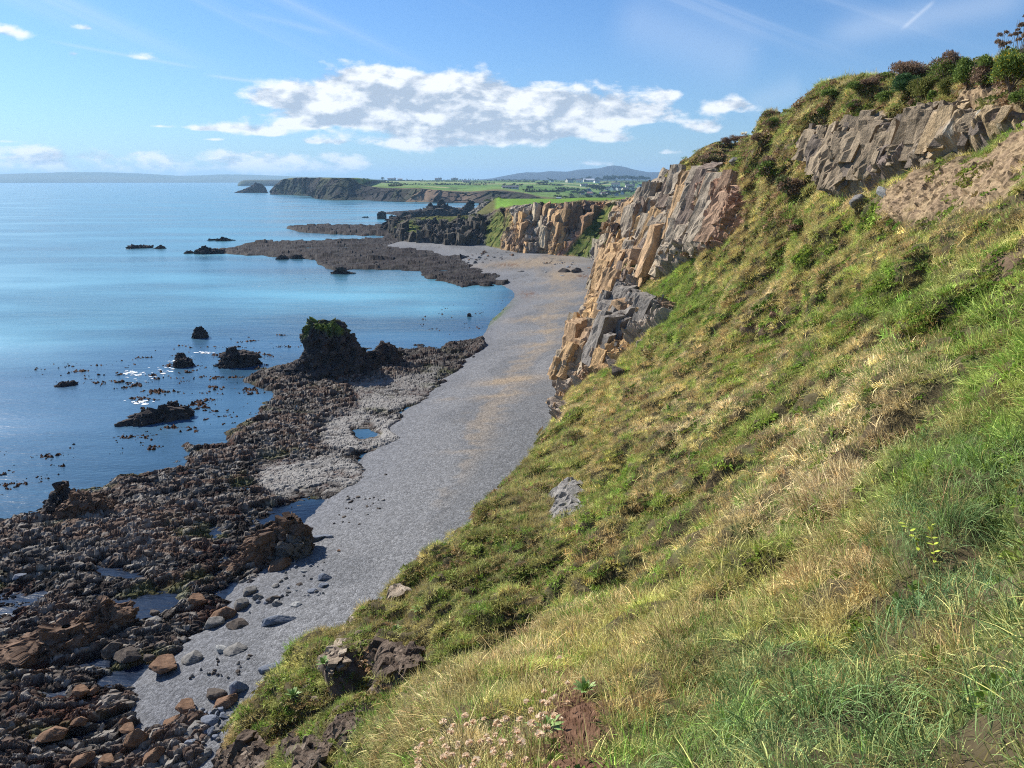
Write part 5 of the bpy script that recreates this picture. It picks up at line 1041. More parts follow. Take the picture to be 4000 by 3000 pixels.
def scatter(poly, n, wr, tones, lab, group, reef=0., ybias=None):
    poly = np.array(poly, float); lo, hi = poly.min(0), poly.max(0); k = 0
    while k < n:
        p = lo + g.random(2) * (hi - lo)
        if inpoly(np.array([p[0]]), np.array([p[1]]), poly)[0] < 0: continue
        w = wr[0] * (wr[1] / wr[0]) ** (g.random() ** 1.8); w *= (p[1] - 705) / (lo[1] * .5 + hi[1] * .5 - 705)
        tn = tones[g.integers(len(tones))]; boulder(p[0], p[1], w, w * g.uniform(.45, .75), tn, {'brown': 'brown ', 'grey': 'grey ', 'slate': 'blue grey ', 'pale': 'pale ', 'dark': 'dark '}[tn] + lab, g.uniform(0, 6.3), int(g.integers(3)), reef=reef, group=group, dep=g.uniform(.5, 1.)); k += 1
scatter([(1850, 985), (1990, 978), (2010, 1000), (1990, 1012), (1900, 1025), (1830, 1040), (1800, 1010)], 60, (6, 22), ['brown', 'grey', 'grey'], 'fallen block in the rubble at the foot of the orange cliff', 'fallen blocks under the orange cliff')
scatter([(2100, 1010), (2180, 1010), (2320, 1050), (2280, 1075), (2200, 1048), (2120, 1030)], 40, (5, 14), ['grey', 'brown', 'slate'], 'small stone in the band below the talus fan', 'stones in a band below the talus')
scatter([(1120, 2150), (1250, 2130), (1290, 2200), (1270, 2330), (1120, 2340), (1010, 2370), (960, 2420), (1000, 2330), (1090, 2260)], 46, (8, 30), ['grey', 'pale', 'slate', 'grey'], 'loose stone strewn over shingle between the boulders', 'loose stones strewn on the shingle')
scatter([(1340, 1930), (1520, 1950), (1500, 2000), (1420, 2050), (1300, 2060), (1330, 1990)], 30, (8, 22), ['dark', 'grey', 'dark'], 'stone on shingle off the end of the pale slabs', 'dark stones off the pale slabs')
scatter([(650, 2800), (760, 2760), (900, 2780), (880, 2860), (800, 2990), (640, 2990), (600, 2900)], 46, (22, 52), ['slate', 'slate', 'grey'], 'smooth cobble in the heap under the cliff', 'smooth cobbles heaped under the cliff')
scatter([(900, 2560), (1000, 2560), (980, 2660), (870, 2690), (720, 2700), (740, 2600)], 22, (8, 26), ['dark', 'grey'], 'small stone on the shingle tongue', 'small stones on the shingle tongue')
# ------------------------------------------------------------------ vegetation
def leaf_mat(name, attr='tint', trans=.22, rough=.6, inst=True):
    m = bpy.data.materials.new(name); m.use_nodes = True; nt = m.node_tree; nt.nodes.clear(); out = nd(nt, 'ShaderNodeOutputMaterial')
    a = nd(nt, 'ShaderNodeAttribute', attribute_name='Col'); c = a.outputs['Color']
    if inst:
        t = nd(nt, 'ShaderNodeAttribute', attribute_name=attr, attribute_type='INSTANCER'); c = mixc(nt, 1., c, t.outputs['Color'], 'MULTIPLY')
    d = nd(nt, 'ShaderNodeBsdfPrincipled'); d.inputs['Roughness'].default_value = rough; d.inputs['Specular IOR Level'].default_value = .08; nt.links.new(c, d.inputs['Base Color'])
    tr = nd(nt, 'ShaderNodeBsdfTranslucent'); nt.links.new(c, tr.inputs[0]); mx = nd(nt, 'ShaderNodeMixShader'); mx.inputs[0].default_value = trans
    nt.links.new(d.outputs[0], mx.inputs[1]); nt.links.new(tr.outputs[0], mx.inputs[2]); nt.links.new(mx.outputs[0], out.inputs[0]); return m
M['blade'] = leaf_mat('grass_blade'); M['leaf'] = leaf_mat('green_leaf', trans=.3, rough=.5); M['plant'] = leaf_mat('plant_leaf', inst=False)
def ribbon(base, dirv, side, L, W, droop, nseg=3, lance=False):
    """one blade or leaf as quads; returns verts (2*(nseg+1),3)"""
    t = np.linspace(0, 1, nseg + 1)[:, None]
    cen = base + dirv * L * t * (1 - .25 * droop * t) + np.array([0, 0, -1.]) * droop * L * .75 * t ** 2
    w = (W * .5) * (np.sin(np.pi * np.clip(.12 + .88 * t, 0, 1)) if lance else (1 - t ** 1.6 * .92))
    return np.concatenate((cen - side * w, cen + side * w), 0)
def tuft_mesh(name, seed, n, L, W, rad, spread, droop, mat, nseg=3, lance=False, var=.48, lean=(0, 0), yellow=.3):
    g = np.random.default_rng(seed); Vs = []; Fs = []; Cs = []; k = 0
    for i in range(n):
        a = g.uniform(0, 2 * math.pi); rr = rad * math.sqrt(g.random()); b = np.array((math.cos(a) * rr, math.sin(a) * rr, -.02))
        a2 = a + g.normal() * .7; tl = abs(g.normal()) * spread; d = np.array((math.cos(a2) * math.sin(tl) + lean[0], math.sin(a2) * math.sin(tl) + lean[1], math.cos(tl))); d /= np.linalg.norm(d)
        s = np.cross(d, (g.normal() * .5, g.normal() * .5, 1.)); s /= np.linalg.norm(s) + 1e-9; l = L * g.uniform(.5, 1.15)
        v = ribbon(b, d, s, l, W * g.uniform(.7, 1.3), droop * g.uniform(.4, 1.4), nseg, lance); m = nseg + 1
        Vs.append(v); Fs += [(k + j, k + j + 1, k + m + j + 1, k + m + j) for j in range(nseg)]; k += 2 * m
        c = np.array((1, 1, 1.)) * g.uniform(1 - var, 1 + var) * (1 + yellow * g.random() * np.array((.6, .15, -.3))); Cs.append(np.broadcast_to(c, v.shape))
    o = raw_mesh(name, np.concatenate(Vs), Fs, mat, col=np.concatenate(Cs)); sc.collection.objects.unlink(o); return o
def asset_coll(name, objs):
    c = bpy.data.collections.new(name)
    for i, o in enumerate(objs): o.name = '%s_%02d' % (name, i); c.objects.link(o)
    return c
TUFT = {
    'fine': asset_coll('fine_grass', [tuft_mesh('t', 10 + i, 46, .34, .0055, .10, .50, .55, M['blade']) for i in range(5)]),
    'thick': asset_coll('thick_grass', [tuft_mesh('t', 30 + i, 64, .46, .013, .24, .62, .62, M['blade'], nseg=2) for i in range(5)]),
    'long': asset_coll('long_grass', [tuft_mesh('t', 50 + i, 60, .55, .0055, .13, .55, 1.05, M['blade'], nseg=5, lean=(.35, -.1)) for i in range(5)]),
    'leafy': asset_coll('leafy_clump', [tuft_mesh('t', 70 + i, 26, .26, .045, .10, .95, .6, M['leaf'], nseg=3, lance=True, var=.25) for i in range(4)]),
    'small': asset_coll('small_leaves', [tuft_mesh('t', 90 + i, 110, .085, .045, .24, 1.2, .3, M['leaf'], nseg=2, lance=True, var=.35) for i in range(4)])}
def instancer(name, coll, pos, rot, scl, tint, idx, label, kindname):
    me = bpy.data.meshes.new(name); n = len(pos); me.vertices.add(n); me.vertices.foreach_set('co', np.asarray(pos, np.float32).ravel())
    def att(nm, ty, prop, v): me.attributes.new(nm, ty, 'POINT').data.foreach_set(prop, np.ascontiguousarray(v).ravel())
    att('rot', 'FLOAT_VECTOR', 'vector', np.asarray(rot, np.float32)); att('scl', 'FLOAT', 'value', np.asarray(scl, np.float32)); att('tint', 'FLOAT_VECTOR', 'vector', np.asarray(tint, np.float32)); att('idx', 'INT', 'value', np.asarray(idx, np.int32))
    o = bpy.data.objects.new(name, me); sc.collection.objects.link(o)
    ng = bpy.data.node_groups.new(name + '_nodes', 'GeometryNodeTree'); ng.interface.new_socket('Geometry', in_out='INPUT', socket_type='NodeSocketGeometry'); ng.interface.new_socket('Geometry', in_out='OUTPUT', socket_type='NodeSocketGeometry')
    gi = ng.nodes.new('NodeGroupInput'); go = ng.nodes.new('NodeGroupOutput'); m2p = ng.nodes.new('GeometryNodeMeshToPoints'); ip = ng.nodes.new('GeometryNodeInstanceOnPoints'); ci = ng.nodes.new('GeometryNodeCollectionInfo')
    ci.inputs[0].default_value = coll; ci.inputs['Separate Children'].default_value = True; ci.inputs['Reset Children'].default_value = True; ip.inputs['Pick Instance'].default_value = True
    def na(nm, ty):
        q = ng.nodes.new('GeometryNodeInputNamedAttribute'); q.data_type = ty; q.inputs[0].default_value = nm; return q.outputs[0]
    L = ng.links.new; L(gi.outputs[0], m2p.inputs[0]); L(m2p.outputs[0], ip.inputs['Points']); L(ci.outputs[0], ip.inputs['Instance']); L(na('rot', 'FLOAT_VECTOR'), ip.inputs['Rotation']); L(na('scl', 'FLOAT'), ip.inputs['Scale']); L(na('idx', 'INT'), ip.inputs['Instance Index']); L(ip.outputs[0], go.inputs[0])
    md = o.modifiers.new('scatter', 'NODES'); md.node_group = ng
    return tag(o, label, kind='stuff')
def euler_to(d, spin):
    """XYZ euler taking +Z to d, after a spin about Z"""
    th = np.arccos(np.clip(d[:, 2], -1, 1)); ph = np.arctan2(d[:, 1], d[:, 0]); cp, sp_, ct, st, cs, ss = np.cos(ph), np.sin(ph), np.cos(th), np.sin(th), np.cos(spin), np.sin(spin)
    # R = Rz(ph) Ry(th) Rz(spin)
    r00 = cp * ct * cs - sp_ * ss; r10 = sp_ * ct * cs + cp * ss; r20 = -st * cs; r21 = st * ss; r22 = ct
    return np.stack((np.arctan2(r21, r22), np.arcsin(np.clip(-r20, -1, 1)), np.arctan2(r10, r00)), -1)

h = HILL; P = h['P']; nrh, nch = P.shape[:2]
A = P[1:, :-1] - P[:-1, :-1]; B = P[:-1, 1:] - P[:-1, :-1]; cellA = np.linalg.norm(np.cross(A, B), axis=-1)
cr = h['r'][:-1, :-1]; cdist = h['d'][:-1, :-1]; crock = h['rock'][:-1, :-1]; cscr = h['scr'][:-1, :-1]; cer = h['er'][:-1, :-1]; chol = h['holes'][:-1, :-1]
cpx, cpy = to_pix(P[:-1, :-1, 0], P[:-1, :-1, 1], P[:-1, :-1, 2])
inview = (cpx > -500) & (cpx < 4700) & (cpy > -600) & (cpy < 3900) & (cr < 175) & (cr > .95) & (P[:-1, :-1, 2] > .2)
# leave out what lies deep behind the skyline
vege = np.where(inview, 1., 0.) * np.clip(1 - crock * 1.15, .0, 1)
lush = np.zeros_like(cr); green = np.zeros_like(cr); w3 = h['pm']
for p_ in LUSH: lush = np.maximum(lush, w3(p_, .4, .6)[:-1, :-1])
for p_ in GREEN: green = np.maximum(green, w3(p_, .8, 1.2)[:-1, :-1])
cx, cy, cz = P[:-1, :-1, 0], P[:-1, :-1, 1], P[:-1, :-1, 2]
p1 = fbm(cx * .20, cy * .20, cz * .20, seed=801, oct=4); p2 = fbm(cx * .75, cy * .75, cz * .75, seed=803, oct=3); p3 = fbm(cx * .08, cy * .08, cz * .08, seed=805, oct=2)
rim = w3([(860, 3050), (900, 2760), (1200, 2480), (1500, 2250), (2050, 1770), (2200, 1650), (2300, 1850), (2120, 2150), (1850, 2420), (1600, 2680), (1450, 3050)], 1., 1.)[:-1, :-1]
straw = w3([(3250, 1450), (3450, 1350), (3650, 1370), (3700, 1480), (3450, 1600), (3200, 1900), (2950, 2100), (2850, 2000), (3050, 1700)], .5, 1.2)[:-1, :-1]
gapz = w3([(2880, 560), (3060, 600), (3130, 680), (3200, 800), (3150, 900), (3000, 960), (2850, 1000), (2780, 990), (2890, 860), (2900, 720)], .8, 1.5)[:-1, :-1]
crest = sstep(200, 60, cpy - np.interp(cpx, (2600, 2900, 3300, 3700, 4000), (660, 460, 365, 310, 270))) * sstep(30, 36, cr)
crest = np.maximum(crest, gapz)
grn = np.clip(green * .9 + sstep(.05, .35, p1 + .35 * p2) * .85, 0, 1)
lsh = np.clip(lush + sstep(.42, .5, p2 + .3 * p1) * .8 * sstep(20, 8, cr), 0, 1)
NH = h['N'][:-1, :-1]
gv = np.random.default_rng(5)
def sow(dens, key, name, label, size, tintf, up=.45, sjit=.35, sink=.02):
    lam = cellA * dens * vege * (1 - .93 * cscr); tot = gv.poisson(np.minimum(lam, 60)); ii = np.repeat(np.arange(tot.size), tot.ravel()); n = len(ii)
    r_, c_ = np.unravel_index(ii, tot.shape); u, v = gv.random((2, n, 1)); pos = P[r_, c_] + A[r_, c_] * u + B[r_, c_] * v
    d = NH[r_, c_] * (1 - up) + np.array((0, 0, up)) + gv.normal(size=(n, 3)) * .12; d /= np.linalg.norm(d, axis=1, keepdims=True)
    s = size(cdist[r_, c_]) * np.exp(gv.normal(size=n) * sjit * .6); pos = pos - d * (sink * s)[:, None]
    k = len(TUFT[key].objects); spin = gv.uniform(0, 6.283, n) if key != 'long' else gv.normal(size=n) * .7 + 2.6
    instancer(name, TUFT[key], pos, euler_to(d, spin), s, tintf(r_, c_, n), gv.integers(0, k, n), label, name); return n
def tint_grass(r_, c_, n):
    a, b, g_, l_, e_ = p1[r_, c_][:, None], p2[r_, c_][:, None], grn[r_, c_][:, None], lsh[r_, c_][:, None], crest[r_, c_][:, None]
    t = lerp(C3(.45, .365, .195), C3(.35, .345, .125), np.clip(.5 + 1.6 * b, 0, 1)); t = lerp(t, C3(.53, .45, .30), sstep(.1, .45, -a) * .8)
    t = lerp(t, C3(.19, .295, .06), g_ * .8); t = lerp(t, C3(.30, .20, .10), sstep(.35, .6, -b) * .6); t = lerp(t, C3(.36, .33, .14), e_ * .5); t = lerp(t, C3(.15, .26, .07), l_ * .6)
    t = lerp(t, C3(.25, .24, .11), rim[r_, c_][:, None] * .55); t = lerp(t, C3(.54, .46, .29), straw[r_, c_][:, None] * .75)
    q = gv.random((n, 1)); t = lerp(t, C3(.26, .17, .09), (q < .10) * .8); t = lerp(t, C3(.12, .25, .04), (q > .82) * .8)
    return np.clip(t * 1.38, 0, .85) * np.exp(gv.normal(size=(n, 1)) * .30) * 1.08 * np.exp(.4 * p2[r_, c_][:, None])
def tint_long(r_, c_, n):
    b = p2[r_, c_][:, None]; t = lerp(C3(.15, .26, .12), C3(.23, .33, .11), np.clip(.5 + b * 1.5, 0, 1)); q = gv.random((n, 1)); t = lerp(t, C3(.33, .27, .12), (q < .14) * .8); return t * np.exp(gv.normal(size=(n, 1)) * .14)
def tint_leaf(r_, c_, n):
    b = p1[r_, c_][:, None]; t = lerp(C3(.11, .22, .035), C3(.24, .35, .06), np.clip(.5 + b * 1.6, 0, 1)); q = gv.random((n, 1)); t = lerp(t, C3(.26, .27, .06), (q < .12) * .8); t = lerp(t, C3(.17, .10, .05), (q > .9) * .8); return t * np.exp(gv.normal(size=(n, 1)) * .2)
def tint_brush(r_, c_, n):
    e_ = crest[r_, c_][:, None]; q = gv.random((n, 1)); t = lerp(C3(.13, .17, .05), C3(.28, .28, .10), gv.random((n, 1))); t = lerp(t, C3(.30, .21, .13), (q < .42)); return t * np.exp(gv.normal(size=(n, 1)) * .15)
bare = np.clip(np.maximum(cscr * .93, cer * .96), 0, 1); hol = 1 - .80 * chol
gaps = sstep(-.62, -.35, p2)
near = sstep(15, 9, cdist); mid = sstep(9, 15, cdist); faro = sstep(55, 85, cdist)
cnt = [sow(near * hol * gaps * (1 - bare) * (1 - .75 * lsh) * lerp(115, 60, sstep(4, 12, cdist)), 'fine', 'short_grass', 'dry and green fine grass covering the near slope', lambda d: lerp(.62, 1.0, sstep(2, 12, d)), tint_grass),
       sow(mid * hol * gaps * (1 - bare) * lerp(19, 8.5, sstep(15, 70, cdist)), 'thick', 'hillside_grass', 'tan and green tufted grass over the far part of the slope', lambda d: lerp(.70, 1.5, sstep(12, 90, d)), tint_grass),
       sow(lsh * (1 - bare) * lerp(70, 12, sstep(4, 30, cdist)) * sstep(45, 25, cdist), 'long', 'long_grass', 'long blue green grass combed over by the wind', lambda d: lerp(.62, 1.2, sstep(2, 20, d)), tint_long),
       sow((grn ** 1.5 * .9 + .06 + .25 * lsh * (cr > 3)) * (1 - bare * .8) * lerp(9, 2.2, sstep(5, 60, cdist)), 'leafy', 'leafy_plants', 'broad green leaves growing through the grass', lambda d: lerp(.45, 1.5, sstep(2, 60, d)), tint_leaf, .5),
       sow((grn * .8 + .10 + chol * .9 + rim * .5 + crest * 1.1 + .25 * bare * (cdist > 15)) * lerp(16, 3.0, sstep(5, 50, cdist)), 'small', 'low_herbs', 'low small leaved herbs and brambles on the slope', lambda d: lerp(.55, 2.0, sstep(2, 60, d)), lambda a, b, n: lerp(tint_leaf(a, b, n), tint_brush(a, b, n), np.clip(sstep(.15, .6, crest[a, b]) + chol[a, b] + .6 * rim[a, b], 0, 1)[:, None]), .3),
       sow((crest * .55 + .35 * rim + .35 * sstep(.2, .5, -p1 + .3 * p2) * mid) * sstep(18, 25, cdist) * 1.6, 'small', 'low_scrub', 'brown and dark green scrub below the skyline', lambda d: lerp(.9, 2.6, sstep(15, 80, d)), tint_brush, .3)]
print('VEG', cnt)
# ------------------------------------------------------------------ gorse, trees, hedges, houses
hp = HILL['P'].reshape(-1, 3); hpx, hpy = to_pix(hp[:, 0], hp[:, 1], hp[:, 2]); hd = np.linalg.norm(hp - np.array((0, 0, CZ)), axis=1)
def on_hill(px, py, tol=14):
    d = np.hypot(hpx - px, hpy - py); k = np.where(d < max(tol, d.min() + 2))[0]; return hp[k[hd[k].argmin()]]
def leaf_cloud(g, lumps, n, size, up=.3):
    """leaf quads on the shells of several lumps: (center, radii) -> verts, faces, lump index, height"""
    vols = np.array([r[0] * r[1] * r[2] for _, r in lumps]) ** .67; pick = g.choice(len(lumps), n, p=vols / vols.sum())
    C = np.array([c for c, _ in lumps])[pick]; Rr = np.array([r for _, r in lumps])[pick]
    d = g.normal(size=(n, 3)); d /= np.linalg.norm(d, axis=1, keepdims=True); d[:, 2] = np.where(d[:, 2] < -.35, -d[:, 2], d[:, 2])
    rad = (g.random((n, 1)) ** .35) * (1 + .22 * g.normal(size=(n, 1)) * .5); ctr = C + d * Rr * rad
    a = g.normal(size=(n, 3)) + d * 1.2; a[:, 2] += up; a /= np.linalg.norm(a, axis=1, keepdims=True); b = np.cross(a, g.normal(size=(n, 3))); b /= np.linalg.norm(b, axis=1, keepdims=True)
    s = size * g.uniform(.6, 1.4, (n, 1)); V = np.stack((ctr - b * s * .32, ctr + a * s, ctr + b * s * .32, ctr - a * s * .4), 1).reshape(-1, 3)
    return V, np.arange(n * 4).reshape(-1, 4), pick, ctr
def branches(g, top, n, r0, base=(0, 0, 0), spread=.6, mat=None, name='branch', parent=None):
    V = []; F = []; k = 0
    for i in range(n):
        a = g.uniform(0, 6.28); e = np.array(top) * np.array((1, 1, g.uniform(.6, 1))) + np.array((math.cos(a), math.sin(a), 0)) * spread * g.uniform(.2, 1); p0 = np.array(base, float); m = (p0 + e) / 2 + g.normal(size=3) * spread * .15
        pts = [p0 + (m - p0) * t * 2 if t < .5 else m + (e - m) * (t - .5) * 2 for t in (0, .25, .5, .75, 1)]
        for j, p in enumerate(pts):
            r = r0 * (1 - j * .2) + .002
            for q in range(5): V.append(p + np.array((math.cos(q * 1.2566) * r, math.sin(q * 1.2566) * r, 0)))
            if j < 4:
                for q in range(5): F.append((k + q, k + (q + 1) % 5, k + 5 + (q + 1) % 5, k + 5 + q))
            k += 5
    return raw_mesh(name, np.array(V), F, mat, parent=parent)
M['bark'] = mat_flat('bark', (.13, .10, .075), .9, .3, 4.); M['shrub'] = leaf_mat('shrub_leaf', inst=False, trans=.2)
def bush(px, pyb, w, hgt, lab, name, cat, c1, c2, brown=.3, group=None, n=2600, size=.07, seed=0, flowers=0., rough=1.):
    g = np.random.default_rng(seed); p = on_hill(px, pyb); d = np.linalg.norm(p - np.array((0, 0, CZ))); W = w * d / FPX; Hh = hgt * d / FPX
    root = tag(empty(name, p), lab, cat, group); lumps = []
    for i in range(11):
        a = g.uniform(0, 6.28); q = g.random() ** .6; h_ = g.uniform(.2, .78) * (1 - .3 * q)
        lumps.append((np.array((math.cos(a) * q * W * .32, math.sin(a) * q * W * .28, h_ * Hh)), np.array((W, W * .9, Hh)) * g.uniform(.14, .27)))
    lumps.append((np.array((0, 0, .35 * Hh)), np.array((W * .38, W * .34, Hh * .36))))
    V, F, pk, ctr = leaf_cloud(g, lumps, n, size * rough, .5); isb = g.random(len(lumps)) < brown; sh = isb[pk]
    t = g.random((n, 1)); col = lerp(np.float32(c1), np.float32(c2), t); col = np.where(sh[:, None], lerp(C3(.20, .13, .09), C3(.34, .24, .16), t), col)
    if flowers: col = np.where(g.random((n, 1)) < flowers, C3(.55, .38, .02), col)
    raw_mesh('foliage', V, F, M['shrub'], root, col=np.repeat(col, 4, 0)); branches(g, (0, 0, Hh * .85), 8, W * .012 + .008, spread=W * .4, mat=M['bark'], parent=root); return root
GR1, GR2 = (.10, .16, .035), (.24, .31, .08)
BU = [(3554, 318, 150, 75, 'flat topped gorse bush, green above and brown at its side, on the skyline', .45, 1), (3690, 320, 165, 112, 'tall gorse bush on the skyline with a brown dead side', .6, 2), (3775, 330, 120, 110, 'green gorse bush joined to the tall half brown one', .15, 3),
      (3706, 385, 85, 90, 'yellowish green gorse bush below the tall half brown one', .0, 4), (3824, 345, 100, 115, 'grey green gorse bush hanging over the bare earth bank', .5, 5), (3938, 345, 135, 150, 'broad gorse bush with yellow flowers at the top of the bank', .05, 6), (3985, 430, 100, 80, 'round olive gorse bush below the flowering one', .25, 7),
      (3990, 290, 100, 100, 'brown gorse bush behind the flowering one', .85, 8), (3512, 365, 115, 72, 'rounded blue green shrub below the first big bush', .0, 9), (3600, 392, 105, 105, 'yellow green shaggy mound between two gorse bushes', .05, 10), (3462, 312, 95, 40, 'low green gorse on the skyline before the first big bush', .1, 11),
      (3400, 332, 80, 34, 'low brown gorse on the skyline', .8, 12), (3345, 352, 90, 34, 'small green gorse on the skyline above the crag', .1, 13), (3580, 420, 62, 48, 'small dark brown round shrub at the crag top', .7, 14), (3632, 402, 44, 42, 'small green round shrub at the crag top', .1, 15), (3470, 395, 90, 55, 'pale green bush over the middle of the crag', .1, 16),
      (3230, 378, 70, 30, 'fern like tuft where the skyline dips', .0, 17), (2990, 455, 60, 30, 'dark shrub on the lower skyline', .3, 18), (3200, 460, 60, 50, 'olive bush above the dark crag', .2, 19), (3000, 500, 70, 45, 'dark round bush beside broken stones', .4, 20), (2880, 530, 60, 36, 'brown shrub above the broken stones', .8, 21),
      (2840, 560, 50, 34, 'brown clump near the lower skyline', .9, 22), (3330, 420, 60, 40, 'brown bush over the left end of the crag', .7, 23), (2950, 560, 60, 40, 'darker brown clump among rubble', .8, 24)]
for (px, py, w, hgt, lab, br, sd) in BU:
    c1, c2 = (GR1, GR2) if 'blue' not in lab else ((.05, .11, .04), (.10, .18, .075))
    if 'yellow' in lab and 'flowers' not in lab: c1, c2 = (.14, .17, .04), (.26, .25, .08)
    bush(px, py, w, hgt, lab, 'gorse_bush' if 'gorse' in lab else 'shrub', 'bush', c1, c2, br, 'gorse and shrubs along the crest', seed=1200 + sd, n=int(1600 + w * 45), size=.062, flowers=.05 if 'flowers' in lab else .0)
for (px, py, w, hgt, lab, sd) in ((3890, 250, 70, 95, 'bare topped dead gorse sticking up on the skyline', 31), (3955, 250, 60, 140, 'tallest dead gorse, a crooked brown spire on the skyline', 32)):
    g = np.random.default_rng(sd); p = on_hill(px, 310); d = np.linalg.norm(p - np.array((0, 0, CZ))); W, Hh = w * d / FPX, (310 - (py - hgt)) * d / FPX
    root = tag(empty('dead_gorse', p), lab, 'bush', 'gorse and shrubs along the crest'); branches(g, (0, 0, Hh * .92), 12, .016, spread=W * .5, mat=M['bark'], parent=root)
    lumps = [(np.array((g.normal() * W * .2, g.normal() * W * .2, Hh * g.uniform(.3, .95))), np.array((W, W, W)) * g.uniform(.07, .16)) for _ in range(18)]
    V, F, pk, ctr = leaf_cloud(g, lumps, 2600, .045, .5); raw_mesh('foliage', V, F, M['shrub'], root, col=np.repeat(lerp(C3(.17, .115, .08), C3(.32, .235, .165), g.random((2600, 1))), 4, 0))
# shrubs on the lower cliff
for (px, py, w, hgt, lab, c1, c2, br, sd) in ((2420, 1180, 90, 60, 'olive scrub on the cliff ledge over the grey lower rock', GR1, GR2, .4, 49), (2560, 930, 70, 50, 'small brown tuft in a cleft of the orange cliff', GR1, GR2, .8, 50), (2300, 1310, 70, 50, 'green tuft low on the cliff by the shingle', GR1, GR2, .1, 51), (2380, 1330, 90, 60, 'dark scrub under the grey lower rock', GR1, GR2, .4, 52), (2620, 720, 80, 40, 'grassy cap on top of the orange cliff', (.16, .17, .06), (.28, .27, .10), .1, 53), (2760, 640, 90, 40, 'brown grassy cushion at the cliff brow', (.16, .15, .06), (.27, .24, .11), .5, 54),
     (2480, 1085, 120, 95, 'bright green bush growing on the orange cliff', (.07, .14, .02), (.14, .22, .04), 0., 41), (2450, 1010, 90, 70, 'dark brown scrub on a ledge over the green cliff bush', GR1, GR2, .7, 42), (2620, 1030, 90, 60, 'green shrub at the foot of the warm rock wall', GR1, GR2, .2, 43), (2330, 960, 70, 50, 'small dark bush at the cliff edge over the beach', GR1, GR2, .3, 44),
                                              (2700, 1000, 100, 60, 'olive shrub under the reddish rock face', GR1, GR2, .4, 45), (3080, 760, 110, 90, 'dark green thorny shrub in the gap between the two crags', (.10, .13, .045), (.19, .21, .08), .4, 46), (2990, 700, 110, 90, 'brown green scrub beside the gap between the crags', GR1, GR2, .5, 47), (3130, 900, 100, 60, 'dark shrub under the upper crag', GR1, GR2, .3, 48)):
    bush(px, py, w, hgt, lab, 'shrub', 'bush', c1, c2, br, 'shrubs on the cliff face', seed=1300 + sd, n=3000, size=.16)

# far trees, hedges
def tree(px, pyb, w, hgt, lab, group, base=None, seed=0, c=((.035, .055, .028), (.07, .10, .045)), trunk=.0, n=260):
    g = np.random.default_rng(seed); p = on_far(px, pyb) if base is None else base; d = np.linalg.norm(p - np.array((0, 0, CZ))); W = w * d / FPX; Hh = hgt * d / FPX
    root = tag(empty('tree', p), lab, 'tree', group); lumps = [(np.array((g.normal() * W * .2, g.normal() * W * .2, Hh * (trunk + (1 - trunk) * g.uniform(.25, .75)))), np.array((W * .28, W * .28, Hh * (1 - trunk) * .26)) * g.uniform(.7, 1.3)) for _ in range(7)]
    V, F, pk, ctr = leaf_cloud(g, lumps, n, W * .13, .3); raw_mesh('crown', V, F, M['shrub'], root, col=np.repeat(lerp(np.float32(c[0]), np.float32(c[1]), g.random((n, 1))), 4, 0))
    branches(g, (0, 0, Hh * .7), 2, W * .04, spread=W * .12, mat=M['bark'], name='trunk', parent=root); return root
# row of trees behind the long house in the field
for i, (px, w, hh) in enumerate(((1968, 12, 14), (1980, 7, 8), (1988, 7, 9), (1995, 8, 10), (2001, 9, 12), (2009, 11, 15), (2020, 9, 10), (2030, 9, 11), (2037, 13, 14))):
    tree(px, 731, w, hh, ('outermost seaward tree', 'smallest tree', 'second small tree', 'third small tree', 'slim tree', 'tallest tree', 'low round tree', 'ragged tree', 'outermost landward tree')[i] + ' in the row behind the long house', 'row of trees behind the long house', seed=1400 + i, trunk=.3)
tree(2045, 755, 9, 17, 'lone palm like tree standing in the field beside the long house', None, seed=1420, trunk=.5)
g = np.random.default_rng(99)
SKY = [(1424, 9), (1440, 8), (1494, 16), (1590, 8), (1720, 14), (1775, 16), (1800, 7), (1807, 7), (1814, 8), (1822, 7), (1830, 8), (1838, 7), (1848, 8), (1858, 6), (1868, 7), (1650, 6), (1960, 6), (2050, 7)]
for i, (px, w) in enumerate(SKY): tree(px, 703, w, w * .75, 'small dark tree on the farmland skyline', 'small trees on the farmland skyline', seed=1430 + i, n=120)
for i, (px, py, w, hh) in enumerate(((2300, 700, 30, 14), (2330, 700, 24, 11), (2355, 700, 16, 9), (2372, 701, 34, 18), (2402, 701, 36, 16), (2440, 702, 40, 15), (2468, 702, 34, 15), (2498, 702, 42, 17), (2522, 703, 30, 13), (2270, 702, 24, 8), (2240, 703, 20, 7))):
    tree(px, py, w, hh, 'blue green tree in the belt beyond the village', 'tree belt beyond the village', seed=1460 + i)
VT = [(2330, 742, 46, 22), (2352, 748, 40, 20), (2312, 738, 30, 16), (2280, 752, 34, 12), (2262, 760, 30, 12), (2240, 756, 26, 10), (2225, 768, 22, 12), (2300, 775, 26, 12), (2340, 775, 32, 16), (2365, 772, 30, 14), (2392, 765, 34, 15), (2415, 760, 30, 14), (2440, 757, 34, 15), (2462, 755, 26, 14), (2485, 750, 26, 13), (2290, 768, 24, 10),
      (2450, 722, 26, 10), (2478, 722, 24, 9), (2540, 718, 30, 14), (2200, 748, 24, 9), (2180, 762, 14, 12), (2218, 745, 26, 8), (2255, 748, 24, 8), (2376, 755, 26, 10), (2320, 760, 22, 10), (2180, 772, 30, 8), (2240, 778, 26, 10), (2275, 780, 26, 10), (2210, 776, 24, 9), (2310, 782, 26, 9), (2350, 782, 24, 8), (2395, 778, 26, 8),
      (2142, 704, 8, 8), (2150, 706, 12, 8), (2288, 712, 16, 12), (2168, 706, 10, 6), (2460, 735, 20, 8), (2500, 740, 18, 8)]
